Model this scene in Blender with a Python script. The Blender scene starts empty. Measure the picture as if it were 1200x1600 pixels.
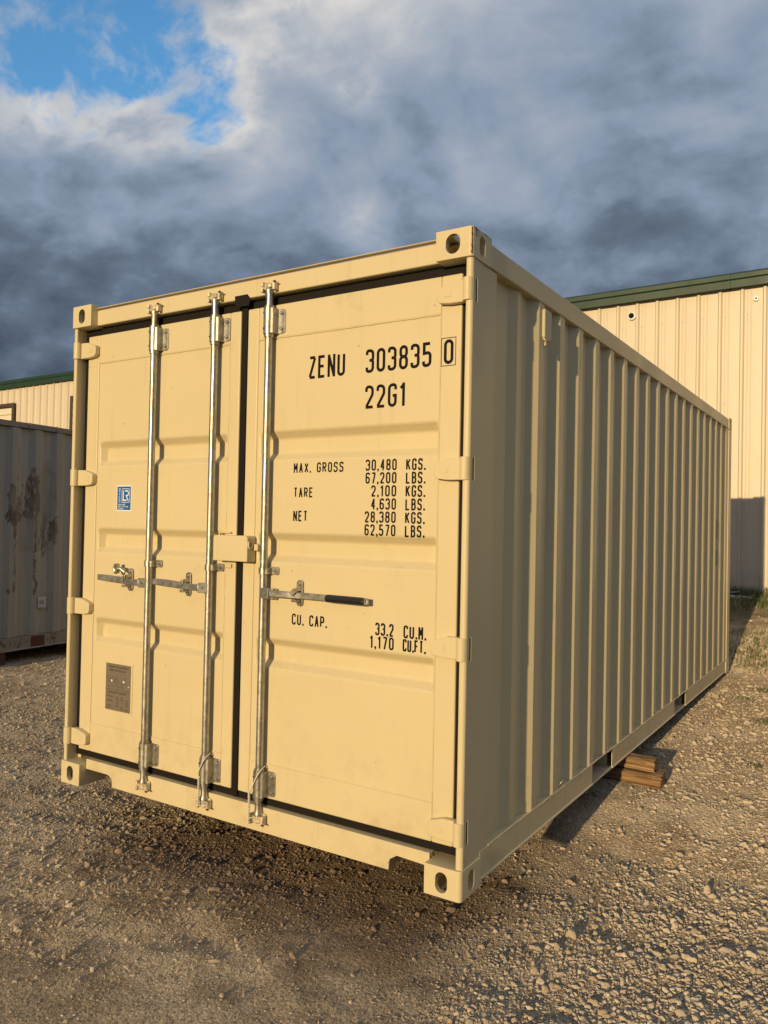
import bpy, bmesh, math, random
import numpy as np
from mathutils import Vector, Matrix

random.seed(7)
rng = np.random.default_rng(11)
scene = bpy.context.scene
COL = scene.collection
R = math.radians

# ------------------------------------------------------------------ camera
CAM = Vector((3.7858, -2.7111, 1.4308))
cd = bpy.data.cameras.new('camera')
cam = bpy.data.objects.new('camera', cd)
COL.objects.link(cam)
cr, cdn, cf = ((0.84350737, 0.53674625, 0.01996977), (0.00807049, 0.0245099, -0.99966701), (-0.53705697, 0.84338765, 0.01634248))
mw = Matrix(((cr[0], -cdn[0], -cf[0], CAM.x), (cr[1], -cdn[1], -cf[1], CAM.y), (cr[2], -cdn[2], -cf[2], CAM.z), (0, 0, 0, 1)))
cam.matrix_world = mw
cd.sensor_fit = 'VERTICAL'
cd.sensor_height = 36.0
cd.lens = 1232.37 / 1600 * 36
cd.clip_start = 0.05
cd.clip_end = 2000
scene.camera = cam

# ------------------------------------------------------------------ light
LIGHT = Vector((-0.032, 1.0, -0.172)).normalized()
sd = bpy.data.lights.new('sun', 'SUN')
sd.energy = 4.1
sd.color = (1.0, 0.745, 0.41)
sd.angle = R(0.55)
sun = bpy.data.objects.new('sun', sd)
COL.objects.link(sun)
sun.rotation_euler = LIGHT.to_track_quat('-Z', 'Y').to_euler()
sun.location = (0, -20, 20)
scene.view_settings.view_transform = 'Standard'
scene.view_settings.look = 'None'
scene.view_settings.exposure = 0.0
scene.view_settings.gamma = 1.0
scene.view_settings.use_curve_mapping = False


class NT:
    """small node-tree writer"""
    def __init__(s, tree):
        s.t = tree
        s.n = tree.nodes
        s.l = tree.links

    def new(s, kind, **kw):
        n = s.n.new(kind)
        for k, v in kw.items():
            setattr(n, k, v)
        return n

    def put(s, sock, val):
        if hasattr(val, 'is_output'):
            s.l.new(val, sock)
        elif val is not None:
            if isinstance(val, (tuple, list)) and len(val) == 3 and sock.type == 'RGBA':
                val = (*val, 1)
            sock.default_value = val

    def m(s, op, a, b=None, c=None, clamp=False):
        n = s.new('ShaderNodeMath', operation=op, use_clamp=clamp)
        for i, x in enumerate((a, b, c)):
            s.put(n.inputs[i], x)
        return n.outputs[0]

    def vm(s, op, a, b=None):
        n = s.new('ShaderNodeVectorMath', operation=op)
        s.put(n.inputs[0], a)
        if b is not None:
            s.put(n.inputs[1], b)
        return n.outputs['Value'] if op in ('DOT_PRODUCT', 'LENGTH', 'DISTANCE') else n.outputs[0]

    def scale(s, a, k):
        n = s.new('ShaderNodeVectorMath', operation='SCALE')
        s.put(n.inputs[0], a)
        n.inputs['Scale'].default_value = k
        return n.outputs[0]

    def sep(s, v):
        n = s.new('ShaderNodeSeparateXYZ')
        s.put(n.inputs[0], v)
        return n.outputs

    def comb(s, x, y, z):
        n = s.new('ShaderNodeCombineXYZ')
        for i, q in enumerate((x, y, z)):
            s.put(n.inputs[i], q)
        return n.outputs[0]

    def noise(s, vec, sc, detail=4, rough=0.5, dist=0.0):
        n = s.new('ShaderNodeTexNoise')
        s.put(n.inputs['Vector'], vec)
        n.inputs['Scale'].default_value = sc
        n.inputs['Detail'].default_value = detail
        n.inputs['Roughness'].default_value = rough
        n.inputs['Distortion'].default_value = dist
        return n.outputs['Fac']

    def voro(s, vec, sc, feature='F1', out='Distance'):
        n = s.new('ShaderNodeTexVoronoi', feature=feature)
        s.put(n.inputs['Vector'], vec)
        n.inputs['Scale'].default_value = sc
        return n.outputs[out]

    def rng(s, v, a, b, c=0.0, d=1.0, smooth=True):
        n = s.new('ShaderNodeMapRange', interpolation_type='SMOOTHSTEP' if smooth else 'LINEAR')
        s.put(n.inputs[0], v)
        for i, q in enumerate((a, b, c, d)):
            n.inputs[i + 1].default_value = q
        return n.outputs[0]

    def mix(s, f, a, b, mode='MIX'):
        n = s.new('ShaderNodeMix', data_type='RGBA', blend_type=mode)
        s.put(n.inputs[0], f)
        s.put(n.inputs[6], a)
        s.put(n.inputs[7], b)
        return n.outputs[2]

    def ramp(s, f, stops):
        n = s.new('ShaderNodeValToRGB')
        s.put(n.inputs[0], f)
        e = n.color_ramp.elements
        while len(e) < len(stops):
            e.new(0.5)
        for q, (p, c) in zip(e, stops):
            q.position = p
            q.color = (*c, 1)
        return n.outputs[0]

    def bump(s, h, strength, dist, normal=None):
        n = s.new('ShaderNodeBump')
        n.inputs['Strength'].default_value = strength
        n.inputs['Distance'].default_value = dist
        s.put(n.inputs['Height'], h)
        if normal is not None:
            s.put(n.inputs['Normal'], normal)
        return n.outputs[0]


# ------------------------------------------------------------------ sky: clear air above a broken cloud deck
world = bpy.data.worlds.new('World')
scene.world = world
world.use_nodes = True
w = NT(world.node_tree)
w.n.clear()
sky = w.new('ShaderNodeTexSky', sky_type='NISHITA')
sky.sun_disc = False
sky.sun_elevation = math.asin(-LIGHT.z)
sky.sun_rotation = math.atan2(-LIGHT.x, -LIGHT.y) % (2 * math.pi)
sky.air_density = 1.0
sky.dust_density = 0.6
tc = w.new('ShaderNodeTexCoord')
dirn = tc.outputs['Generated']
dx, dy, dz = w.sep(dirn)
h = w.m('ADD', w.m('MAXIMUM', dz, 0.0), 0.42)
p = w.comb(w.m('DIVIDE', dx, h), w.m('DIVIDE', dy, h), 0.0)
warp = w.new('ShaderNodeTexNoise')
w.put(warp.inputs['Vector'], p)
warp.inputs['Scale'].default_value = 2.6
warp.inputs['Detail'].default_value = 4
pw = w.vm('ADD', p, w.scale(w.vm('SUBTRACT', warp.outputs['Color'], (0.5, 0.5, 0.5)), 0.20))


def fbm_sky(off, sc, det, ro):
    return w.m('SUBTRACT', w.noise(w.vm('ADD', pw, off), sc, det, ro), 0.5)


n_big = fbm_sky((3.1, 7.7, 0.0), 2.1, 6, 0.50)
n_mid = fbm_sky((9.4, 1.3, 2.0), 4.6, 8, 0.52)
n_sun = fbm_sky((9.44, 1.24, 2.0), 4.6, 8, 0.52)
n_fin = fbm_sky((1.2, 4.4, 5.0), 12.0, 8, 0.56)


def lobe(v, width):
    d = w.vm('DOT_PRODUCT', w.vm('NORMALIZE', dirn), tuple(Vector(v).normalized()))
    return w.m('EXPONENT', w.m('MULTIPLY', w.m('SUBTRACT', d, 1.0), 1.0 / width))


def total(terms):
    r_ = None
    for q in terms:
        r_ = q if r_ is None else w.m('ADD', r_, q)
    return r_


# where the deck breaks open, and where its tops catch more light
hole = total([w.m('MULTIPLY', lobe(v, wd), k) for v, wd, k in (
    ((-0.735, 0.455, 0.515), 0.0045, 0.62), ((-0.70, 0.50, 0.525), 0.0040, 0.55), ((-0.662, 0.548, 0.510), 0.0026, 0.58),
    ((-0.636, 0.600, 0.487), 0.0016, 0.55), ((-0.634, 0.630, 0.452), 0.0007, 0.50), ((-0.558, 0.632, 0.540), 0.0008, 0.42), ((-0.503, 0.718, 0.482), 0.0005, 0.22))])
s_ = total([hole, w.m('MULTIPLY', n_mid, 1.6), w.m('MULTIPLY', n_fin, 1.9), w.m('MULTIPLY', n_big, 0.4), -0.04])
blue = w.m('MULTIPLY', w.rng(s_, 0.20, 0.62), w.rng(hole, 0.06, 0.24))
wisp = w.rng(fbm_sky((6.6, 3.3, 8.0), 8.0, 8, 0.62), -0.03, 0.17)
blue = w.m('MULTIPLY', blue, w.m('SUBTRACT', 1.0, w.m('MULTIPLY', wisp, 0.85)))
edge = w.m('MULTIPLY', w.rng(s_, -0.25, 0.35), w.rng(hole, 0.02, 0.22))
lift = total([w.m('MULTIPLY', lobe(v, wd), k) for v, wd, k in (
    ((-0.605, 0.640, 0.470), 0.0022, 0.20), ((-0.735, 0.510, 0.447), 0.0036, 0.24), ((-0.690, 0.570, 0.442), 0.0016, 0.20), ((-0.500, 0.675, 0.545), 0.0035, 0.24),
    ((-0.612, 0.676, 0.412), 0.0010, 0.26), ((-0.524, 0.771, 0.361), 0.0005, 0.34), ((-0.43, 0.74, 0.52), 0.012, 0.10))])
t_ = total([w.m('ADD', w.m('MULTIPLY', w.m('SUBTRACT', w.m('MINIMUM', dz, 0.6), 0.40), 1.15), 0.375),
            w.m('MULTIPLY', n_mid, 0.27), w.m('MULTIPLY', w.m('SUBTRACT', n_mid, n_sun), 0.85), w.m('MULTIPLY', n_big, 0.50),
            w.m('MULTIPLY', n_fin, 0.19), lift, w.m('MULTIPLY', edge, 0.20)])
t_ = w.m('MAXIMUM', w.m('MINIMUM', t_, 1.0), 0.0)
cloud = w.ramp(t_, [(0.0, (0.062, 0.084, 0.122)), (0.25, (0.128, 0.170, 0.235)), (0.48, (0.255, 0.322, 0.430)), (0.68, (0.375, 0.425, 0.505)), (0.86, (0.58, 0.585, 0.60)), (1.0, (0.76, 0.73, 0.69))])
cloudk = w.mix(1.0, cloud, (6.667, 6.667, 6.667), 'MULTIPLY')
skyc = w.mix(1.0, sky.outputs[0], (0.66, 1.28, 1.72), 'MULTIPLY')
mixc = w.mix(blue, cloudk, skyc)
bg = w.new('ShaderNodeBackground')
w.put(bg.inputs[0], mixc)
bg.inputs[1].default_value = 0.15
wo = w.new('ShaderNodeOutputWorld')
w.l.new(bg.outputs[0], wo.inputs[0])

# ------------------------------------------------------------------ materials
MATS = {}


def mat(name):
    m = bpy.data.materials.new(name)
    m.use_nodes = True
    t = NT(m.node_tree)
    t.n.clear()
    b = t.new('ShaderNodeBsdfPrincipled')
    o = t.new('ShaderNodeOutputMaterial')
    t.l.new(b.outputs[0], o.inputs[0])
    MATS[name] = m
    return t, b


def obj_coord(t):
    return t.new('ShaderNodeTexCoord').outputs['Object']


def pos(t):
    return t.new('ShaderNodeNewGeometry').outputs['Position']


def plain(name, col, rough=0.5, metal=0.0, var=0.12, sc=20.0, bump=0.0, spec=0.5):
    t, b = mat(name)
    P = pos(t)
    n = t.noise(P, sc, 5, 0.6)
    c = t.mix(n, tuple(x * (1 - var) for x in col), tuple(min(1, x * (1 + var)) for x in col))
    t.put(b.inputs['Base Color'], c)
    t.put(b.inputs['Roughness'], t.rng(n, 0.2, 0.8, rough - 0.06, rough + 0.08))
    b.inputs['Metallic'].default_value = metal
    b.inputs['Specular IOR Level'].default_value = spec
    if bump:
        t.put(b.inputs['Normal'], t.bump(t.noise(P, sc * 4, 4, 0.6), bump, 0.004))
    return MATS[name]


def paint(name, col, rough=0.42, dirt=0.75):
    """sprayed container paint: faint blotches, dust low down, pinprick chips, thin vertical scuffs"""
    t, b = mat(name)
    P = pos(t)
    n = t.noise(P, 1.7, 6, 0.6)
    c = t.mix(n, tuple(x * 0.95 for x in col), tuple(x * 1.04 for x in col))
    x, y, z = t.sep(P)
    streak = t.noise(t.comb(t.m('MULTIPLY', x, 38.0), t.m('MULTIPLY', y, 38.0), t.m('MULTIPLY', z, 1.2)), 1.0, 5, 0.65)
    c = t.mix(t.m('MULTIPLY', t.rng(streak, 0.56, 0.80), 0.30 * dirt), c, tuple(q * 0.55 for q in (0.52, 0.42, 0.30)))
    low = t.m('MULTIPLY', t.rng(z, 0.75, 0.0), t.rng(t.noise(P, 9.0, 6, 0.65), 0.46, 0.78))
    c = t.mix(t.m('MULTIPLY', low, 0.40 * dirt), c, (0.28, 0.20, 0.12))
    smud = t.m('MULTIPLY', t.rng(t.noise(P, 2.3, 5, 0.6), 0.56, 0.72), t.rng(t.noise(P, 26.0, 5, 0.7), 0.42, 0.66))
    c = t.mix(t.m('MULTIPLY', smud, 0.22 * dirt), c, (0.25, 0.18, 0.11))
    sp = t.noise(P, 42.0, 2, 0.5)
    c = t.mix(t.m('MULTIPLY', t.rng(sp, 0.765, 0.79), 0.85 * dirt), c, (0.10, 0.055, 0.03))
    t.put(b.inputs['Base Color'], c)
    t.put(b.inputs['Roughness'], t.rng(n, 0.3, 0.7, rough - 0.05, rough + 0.08))
    b.inputs['Specular IOR Level'].default_value = 0.35
    hgt = t.m('ADD', t.m('MULTIPLY', t.noise(P, 260.0, 2, 0.5), 0.12), t.m('MULTIPLY', t.noise(P, 3.5, 2, 0.4), 1.0))
    t.put(b.inputs['Normal'], t.bump(hgt, 0.22, 0.004))
    return MATS[name]


CREAM = paint('cream_paint', (0.615, 0.522, 0.314))
CREAM_DULL = paint('cream_primer', (0.55, 0.46, 0.31), 0.6, 0.9)
RUBBER = plain('black_rubber', (0.010, 0.0072, 0.005), 0.7, 0, 0.2, 30, 0.3, 0.2)
DARKGAP = plain('dark_interior', (0.02, 0.018, 0.015), 0.9)
INK = plain('black_lettering', (0.006, 0.004, 0.006), 0.6, 0, 0.1, 20.0, 0.0, 0.15)
GRIP = plain('black_grip', (0.012, 0.012, 0.012), 0.35, 0, 0.15)
WHITE = plain('white_vinyl', (0.78, 0.77, 0.74), 0.4, 0, 0.04)
BLUE = plain('blue_vinyl', (0.010, 0.115, 0.36), 0.35, 0, 0.06)
PLATE = plain('etched_plate', (0.20, 0.165, 0.125), 0.5, 0.3, 0.10, 60)
ETCH = plain('etched_text', (0.055, 0.042, 0.032), 0.5, 0.0, 0.1)
RUST = plain('rust_chip', (0.055, 0.022, 0.012), 0.85, 0, 0.4, 60, 0.5)
WIRE = plain('pale_wire', (0.62, 0.58, 0.48), 0.5, 0.0, 0.1)
GREEN = plain('green_trim_paint', (0.010, 0.038, 0.019), 0.5, 0, 0.10, 2.0)
BROWN = plain('brown_frame_paint', (0.06, 0.04, 0.028), 0.5, 0, 0.15, 4)
DOORP = plain('roll_door_paint', (0.72, 0.63, 0.47), 0.45, 0, 0.05, 3)
ROOFM = plain('roof_metal', (0.35, 0.34, 0.31), 0.5, 0.2, 0.08, 2)
BLACKG = plain('dome_glass', (0.008, 0.008, 0.010), 0.08, 0, 0.05)
PIPE = plain('pale_pipe', (0.45, 0.44, 0.42), 0.5, 0.0, 0.15, 15)

# galvanised steel
t, b = mat('galvanised_steel')
P = pos(t)
n = t.voro(P, 55.0, out='Color')
nv = t.sep(n)[0]
c = t.mix(nv, (0.37, 0.355, 0.305), (0.50, 0.48, 0.42))
grime = t.rng(t.noise(P, 14.0, 6, 0.7), 0.50, 0.74)
c = t.mix(t.m('MULTIPLY', grime, 0.55), c, (0.20, 0.17, 0.12))
t.put(b.inputs['Base Color'], c)
b.inputs['Metallic'].default_value = 0.9
t.put(b.inputs['Roughness'], t.rng(t.noise(P, 30.0, 4, 0.6), 0.3, 0.7, 0.34, 0.50))
t.put(b.inputs['Normal'], t.bump(t.noise(P, 120.0, 3, 0.6), 0.15, 0.002))
GALV = MATS['galvanised_steel']

# cast cam ends: zinc with cream overspray
t, b = mat('oversprayed_casting')
P = pos(t)
c = t.mix(t.rng(t.noise(P, 45.0, 4, 0.6), 0.42, 0.56), (0.36, 0.34, 0.28), (0.68, 0.56, 0.36))
t.put(b.inputs['Base Color'], c)
b.inputs['Metallic'].default_value = 0.25
b.inputs['Roughness'].default_value = 0.5
t.put(b.inputs['Normal'], t.bump(t.noise(P, 90.0, 4, 0.6), 0.4, 0.004))
CAST = MATS['oversprayed_casting']

# warehouse sheet
t, b = mat('wall_sheet_paint')
P = pos(t)
x, y, z = t.sep(P)
n = t.noise(P, 0.9, 5, 0.6)
c = t.mix(n, (0.590, 0.510, 0.385), (0.645, 0.562, 0.430))
st = t.noise(t.comb(t.m('MULTIPLY', x, 7.0), y, t.m('MULTIPLY', z, 0.35)), 1.0, 5, 0.6)
c = t.mix(t.m('MULTIPLY', t.rng(st, 0.52, 0.78), 0.20), c, (0.42, 0.33, 0.22))
splash = t.m('MULTIPLY', t.rng(z, 1.1, 0.45), t.rng(t.noise(P, 6.0, 5, 0.7), 0.35, 0.7))
c = t.mix(t.m('MULTIPLY', splash, 0.45), c, (0.30, 0.22, 0.14))
t.put(b.inputs['Base Color'], c)
b.inputs['Roughness'].default_value = 0.45
t.put(b.inputs['Normal'], t.bump(t.noise(P, 2.2, 3, 0.5), 0.25, 0.02))
SHEET = MATS['wall_sheet_paint']

# weathered grey container paint with rust and a painted sunlit line carried by point attributes
t, b = mat('old_grey_paint')
P = pos(t)
x, y, z = t.sep(P)
n = t.noise(P, 2.2, 6, 0.65)
c = t.mix(n, (0.265, 0.260, 0.230), (0.37, 0.350, 0.30))
st = t.noise(t.comb(x, t.m('MULTIPLY', y, 16.0), t.m('MULTIPLY', z, 0.7)), 1.0, 6, 0.65)
c = t.mix(t.m('MULTIPLY', t.rng(st, 0.48, 0.80), 0.35), c, (0.15, 0.125, 0.095))
att = t.new('ShaderNodeAttribute', attribute_name='wear')
ar = t.sep(att.outputs['Color'])
fl = t.noise(t.comb(t.m('MULTIPLY', x, 26.0), t.m('MULTIPLY', y, 26.0), t.m('MULTIPLY', z, 11.0)), 1.0, 6, 0.66)
rustm = t.rng(t.m('ADD', ar[0], t.m('MULTIPLY', t.m('SUBTRACT', fl, 0.5), 1.5)), 0.40, 0.60)
c = t.mix(t.m('MULTIPLY', rustm, t.rng(t.noise(P, 3.1, 4, 0.6), 0.30, 0.62, 0.35, 0.85)), c, t.mix(t.noise(P, 60.0, 4, 0.6), (0.035, 0.02, 0.013), (0.12, 0.075, 0.045)))
c = t.mix(t.m('MULTIPLY', ar[1], 0.55), c, (0.13, 0.12, 0.10))
c = t.mix(t.m('MULTIPLY', t.rng(t.m('ADD', ar[2], t.m('MULTIPLY', t.m('SUBTRACT', fl, 0.5), 0.8)), 0.4, 0.7), 0.6), c, (0.40, 0.36, 0.29))
sp = t.noise(P, 11.0, 5, 0.7)
c = t.mix(t.rng(sp, 0.72, 0.76), c, (0.05, 0.028, 0.018))
t.put(b.inputs['Base Color'], c)
b.inputs['Roughness'].default_value = 0.65
t.put(b.inputs['Normal'], t.bump(t.m('ADD', t.noise(P, 5.0, 4, 0.6), t.m('MULTIPLY', rustm, 0.3)), 0.4, 0.01))
OLDP = MATS['old_grey_paint']

t, b = mat('old_rail_paint')
P = pos(t)
n = t.noise(P, 7.0, 7, 0.7)
c = t.mix(n, (0.20, 0.185, 0.145), (0.30, 0.275, 0.22))
c = t.mix(t.rng(t.noise(P, 5.0, 7, 0.72), 0.54, 0.64), c, (0.095, 0.04, 0.022))
t.put(b.inputs['Base Color'], c)
b.inputs['Roughness'].default_value = 0.75
t.put(b.inputs['Normal'], t.bump(n, 0.5, 0.01))
OLDR = MATS['old_rail_paint']
REDPRIME = plain('red_primer_patch', (0.10, 0.025, 0.014), 0.8, 0, 0.4, 25)


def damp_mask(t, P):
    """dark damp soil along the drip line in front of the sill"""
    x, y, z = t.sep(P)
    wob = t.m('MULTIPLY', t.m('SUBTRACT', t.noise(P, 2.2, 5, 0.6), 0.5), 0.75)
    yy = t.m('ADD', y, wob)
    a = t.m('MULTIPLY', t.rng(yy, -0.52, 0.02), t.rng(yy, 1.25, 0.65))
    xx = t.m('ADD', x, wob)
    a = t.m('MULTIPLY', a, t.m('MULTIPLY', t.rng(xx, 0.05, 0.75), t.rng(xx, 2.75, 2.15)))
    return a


def soil(t, P):
    n1 = t.noise(P, 0.75, 6, 0.6, 0.4)
    n2 = t.noise(P, 4.0, 6, 0.62)
    c = t.mix(t.rng(n1, 0.36, 0.64), (0.385, 0.300, 0.198), (0.53, 0.435, 0.305))
    c = t.mix(t.rng(n2, 0.40, 0.72), c, (0.30, 0.230, 0.150))
    return c


# packed soil with fines
t, b = mat('packed_soil')
P = pos(t)
c = soil(t, P)
vc = t.sep(t.voro(P, 150.0, out='Color'))[0]
vd = t.voro(P, 150.0)
vc2 = t.sep(t.voro(P, 62.0, out='Color'))[1]
vd2 = t.voro(P, 62.0)
g = t.m('ADD', 0.55, t.m('MULTIPLY', t.m('ADD', t.m('MULTIPLY', vc, 0.6), t.m('MULTIPLY', vc2, 0.4)), 0.95))
c = t.mix(1.0, c, t.comb(g, g, g), 'MULTIPLY')
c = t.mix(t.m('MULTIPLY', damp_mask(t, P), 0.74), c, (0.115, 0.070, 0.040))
x, y, z = t.sep(P)
gr = t.m('MULTIPLY', t.rng(y, 6.3, 8.2), t.rng(t.noise(P, 1.6, 5, 0.65), 0.38, 0.60))
c = t.mix(t.m('MULTIPLY', gr, 0.75), c, (0.085, 0.080, 0.03))
# darker ground added out of view to cut bounce onto the container side
bounce_cut = t.rng(t.m('ADD', x, t.m('MULTIPLY', t.m('SUBTRACT', t.noise(P, 0.8, 5, 0.6), 0.5), 1.6)), 4.2, 4.9)
c = t.mix(t.m('MULTIPLY', bounce_cut, 0.9), c, (0.095, 0.088, 0.042))
t.put(b.inputs['Base Color'], c)
b.inputs['Roughness'].default_value = 0.95
b.inputs['Diffuse Roughness'].default_value = 1.0
b.inputs['Specular IOR Level'].default_value = 0.15
hh = t.m('ADD', t.m('MULTIPLY', t.m('SUBTRACT', 1.0, vd), 0.45), t.m('MULTIPLY', t.m('SUBTRACT', 1.0, vd2), 0.8))
hh = t.m('ADD', hh, t.noise(P, 90.0, 5, 0.65))
# tyre tread pressed into the packed wheel tracks
tu = t.m('SUBTRACT', t.m('MULTIPLY', x, 0.722), t.m('MULTIPLY', y, 0.692))
tv = t.m('ADD', t.m('MULTIPLY', x, 0.692), t.m('MULTIPLY', y, 0.722))
tread = None
for c0 in (1.25, 2.05):
    du = t.m('ABSOLUTE', t.m('SUBTRACT', tu, c0))
    band = t.rng(du, 0.125, 0.10)
    bar = t.m('SINE', t.m('MULTIPLY', t.m('ADD', tv, t.m('MULTIPLY', du, 0.8)), 150.0))
    q = t.m('MULTIPLY', t.m('MULTIPLY', band, t.rng(bar, -0.3, 0.3)), t.rng(t.noise(P, 2.5, 4, 0.6), 0.42, 0.60))
    tread = q if tread is None else t.m('ADD', tread, q)
hh = t.m('ADD', hh, t.m('MULTIPLY', tread, 1.5))
t.put(b.inputs['Normal'], t.bump(hh, 1.0, 0.013))
SOIL = MATS['packed_soil']

# crushed limestone
t, b = mat('crushed_stone')
P = pos(t)
att = t.new('ShaderNodeAttribute', attribute_name='tone')
ar = t.sep(att.outputs['Color'])
c = t.mix(ar[0], (0.36, 0.285, 0.20), (0.68, 0.595, 0.455))
c = t.mix(t.m('MULTIPLY', ar[1], 0.55), c, (0.46, 0.33, 0.20))
c = t.mix(t.m('MULTIPLY', t.rng(t.noise(P, 110.0, 4, 0.6), 0.42, 0.72), 0.6), c, (0.28, 0.22, 0.155))
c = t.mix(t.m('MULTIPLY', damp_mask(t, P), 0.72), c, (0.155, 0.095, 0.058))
t.put(b.inputs['Base Color'], c)
b.inputs['Roughness'].default_value = 0.9
b.inputs['Diffuse Roughness'].default_value = 1.0
b.inputs['Specular IOR Level'].default_value = 0.2
t.put(b.inputs['Normal'], t.bump(t.noise(P, 240.0, 4, 0.6), 0.5, 0.003))
STONE = MATS['crushed_stone']

# weathered timber
t, b = mat('weathered_timber')
P = obj_coord(t)
x, y, z = t.sep(P)
gv = t.comb(t.m('MULTIPLY', x, 3.0), t.m('MULTIPLY', y, 60.0), t.m('MULTIPLY', z, 60.0))
n = t.noise(gv, 1.0, 7, 0.65, 0.6)
c = t.ramp(n, [(0.30, (0.055, 0.030, 0.014)), (0.46, (0.20, 0.115, 0.050)), (0.60, (0.36, 0.225, 0.105)), (0.78, (0.52, 0.37, 0.21))])
t.put(b.inputs['Base Color'], c)
b.inputs['Roughness'].default_value = 0.85
t.put(b.inputs['Normal'], t.bump(n, 0.9, 0.012))
TIMBER = MATS['weathered_timber']

t, b = mat('grass_blade')
att = t.new('ShaderNodeAttribute', attribute_name='tone')
ar = t.sep(att.outputs['Color'])
c = t.mix(ar[0], (0.055, 0.10, 0.016), (0.13, 0.145, 0.035))
c = t.mix(t.rng(ar[1], 0.55, 0.75), c, (0.30, 0.235, 0.11))
t.put(b.inputs['Base Color'], c)
b.inputs['Roughness'].default_value = 0.7
GRASS = MATS['grass_blade']

# ------------------------------------------------------------------ object helpers
WLOC = {}


def props(o, label=None, cat=None, group=None, kind=None):
    if label:
        o['label'] = label
    if cat:
        o['category'] = cat
    if group:
        o['group'] = group
    if kind:
        o['kind'] = kind
    return o


def empty(name, loc, label, cat, group=None, rz=0.0):
    o = bpy.data.objects.new(name, None)
    COL.objects.link(o)
    o.location = loc
    o.rotation_euler = (0, 0, rz)
    o.empty_display_size = 0.2
    WLOC[o.name] = Vector(loc)
    return props(o, label, cat, group)


def link_mesh(name, me, m, parent, center, local=False):
    if m is not None:
        me.materials.append(m)
    o = bpy.data.objects.new(name, me)
    COL.objects.link(o)
    c = Vector(center)
    if parent is not None:
        o.parent = parent
        o.location = c if local else c - WLOC[parent.name]
    else:
        o.location = c
    WLOC[o.name] = c
    return o


def twin(o, offset, parent=None):
    """a copy sharing mesh data, moved by offset (with its children)"""
    c = o.copy()
    COL.objects.link(c)
    off = Vector(offset)
    if parent is not None:
        c.parent = parent
    c.location = o.location + off
    WLOC[c.name] = WLOC[o.name] + off
    for ch in [k for k in o.children]:
        d = ch.copy()
        COL.objects.link(d)
        d.parent = c
        WLOC[d.name] = WLOC[ch.name] + off
    return c


class MB:
    def __init__(s):
        s.v = []
        s.f = []

    def add(s, vs, fs):
        k = len(s.v)
        s.v += [tuple(q) for q in vs]
        s.f += [tuple(k + i for i in f) for f in fs]
        return s

    def box(s, x0, x1, y0, y1, z0, z1):
        vs = [(x, y, z) for z in (z0, z1) for y in (y0, y1) for x in (x0, x1)]
        return s.add(vs, [(0, 2, 3, 1), (4, 5, 7, 6), (0, 1, 5, 4), (2, 6, 7, 3), (0, 4, 6, 2), (1, 3, 7, 5)])

    def prism(s, poly, axis, a0, a1):
        def mk(p, a):
            u, v = p
            return {'x': (a, u, v), 'y': (u, a, v), 'z': (u, v, a)}[axis]
        n = len(poly)
        vs = [mk(p, a0) for p in poly] + [mk(p, a1) for p in poly]
        fs = [tuple(range(n))[::-1], tuple(range(n, 2 * n))]
        fs += [(i, (i + 1) % n, n + (i + 1) % n, n + i) for i in range(n)]
        return s.add(vs, fs)

    def tube(s, pts, r, n=12, caps=True):
        pts = [Vector(q) for q in pts]
        rs = r if isinstance(r, (list, tuple)) else [r] * len(pts)
        k = len(s.v)
        t0 = (pts[1] - pts[0]).normalized()
        up = Vector((0, 0, 1)) if abs(t0.z) < 0.9 else Vector((1, 0, 0))
        a = t0.cross(up).normalized()
        for i, q in enumerate(pts):
            t1 = (pts[min(i + 1, len(pts) - 1)] - pts[max(i - 1, 0)]).normalized()
            a = (a - t1 * a.dot(t1)).normalized()
            bb = t1.cross(a)
            for j in range(n):
                an = 2 * math.pi * j / n
                s.v.append(tuple(q + (a * math.cos(an) + bb * math.sin(an)) * rs[i]))
        for i in range(len(pts) - 1):
            for j in range(n):
                s.f.append((k + i * n + j, k + i * n + (j + 1) % n, k + (i + 1) * n + (j + 1) % n, k + (i + 1) * n + j))
        if caps:
            s.f.append(tuple(k + j for j in range(n))[::-1])
            s.f.append(tuple(k + (len(pts) - 1) * n + j for j in range(n)))
        return s

    def cyl(s, p0, p1, r, n=16):
        return s.tube([p0, p1], r, n)

    def flip_x(s, W_):
        s.v = [(W_ - x, y, z) for x, y, z in s.v]
        s.f = [f[::-1] for f in s.f]
        return s

    def build(s, name, m, parent=None, bevel=0.0, seg=2, smooth=35, local=False, label=None, fix=True, nown=False):
        A = np.array(s.v)
        c = (A.min(0) + A.max(0)) / 2
        me = bpy.data.meshes.new(name)
        me.from_pydata([tuple(q) for q in A - c], [], s.f)
        if fix:
            bm = bmesh.new()
            bm.from_mesh(me)
            bmesh.ops.recalc_face_normals(bm, faces=bm.faces)
            bm.to_mesh(me)
            bm.free()
        if smooth:
            me.polygons.foreach_set('use_smooth', [True] * len(me.polygons))
            me.set_sharp_from_angle(angle=R(smooth))
        o = link_mesh(name, me, m, parent, c, local)
        if bevel:
            md = o.modifiers.new('bevel', 'BEVEL')
            md.width = bevel
            md.segments = seg
            md.limit_method = 'ANGLE'
            md.angle_limit = R(35)
            md.harden_normals = False
        if smooth and not nown:
            wn = o.modifiers.new('normals', 'WEIGHTED_NORMAL')
            wn.keep_sharp = True
            wn.weight = 80
        if label:
            o['label'] = label
        return o


def stadium(cx, cz, wd, ht, n=8):
    r = min(wd, ht) / 2
    pts = []
    for k, (sx, sz) in enumerate(((1, 1), (-1, 1), (-1, -1), (1, -1))):
        for i in range(n + 1):
            an = (k + i / n) * math.pi / 2
            pts.append((cx + sx * (wd / 2 - r) + r * math.cos(an), cz + sz * (ht / 2 - r) + r * math.sin(an)))
    return pts


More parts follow.
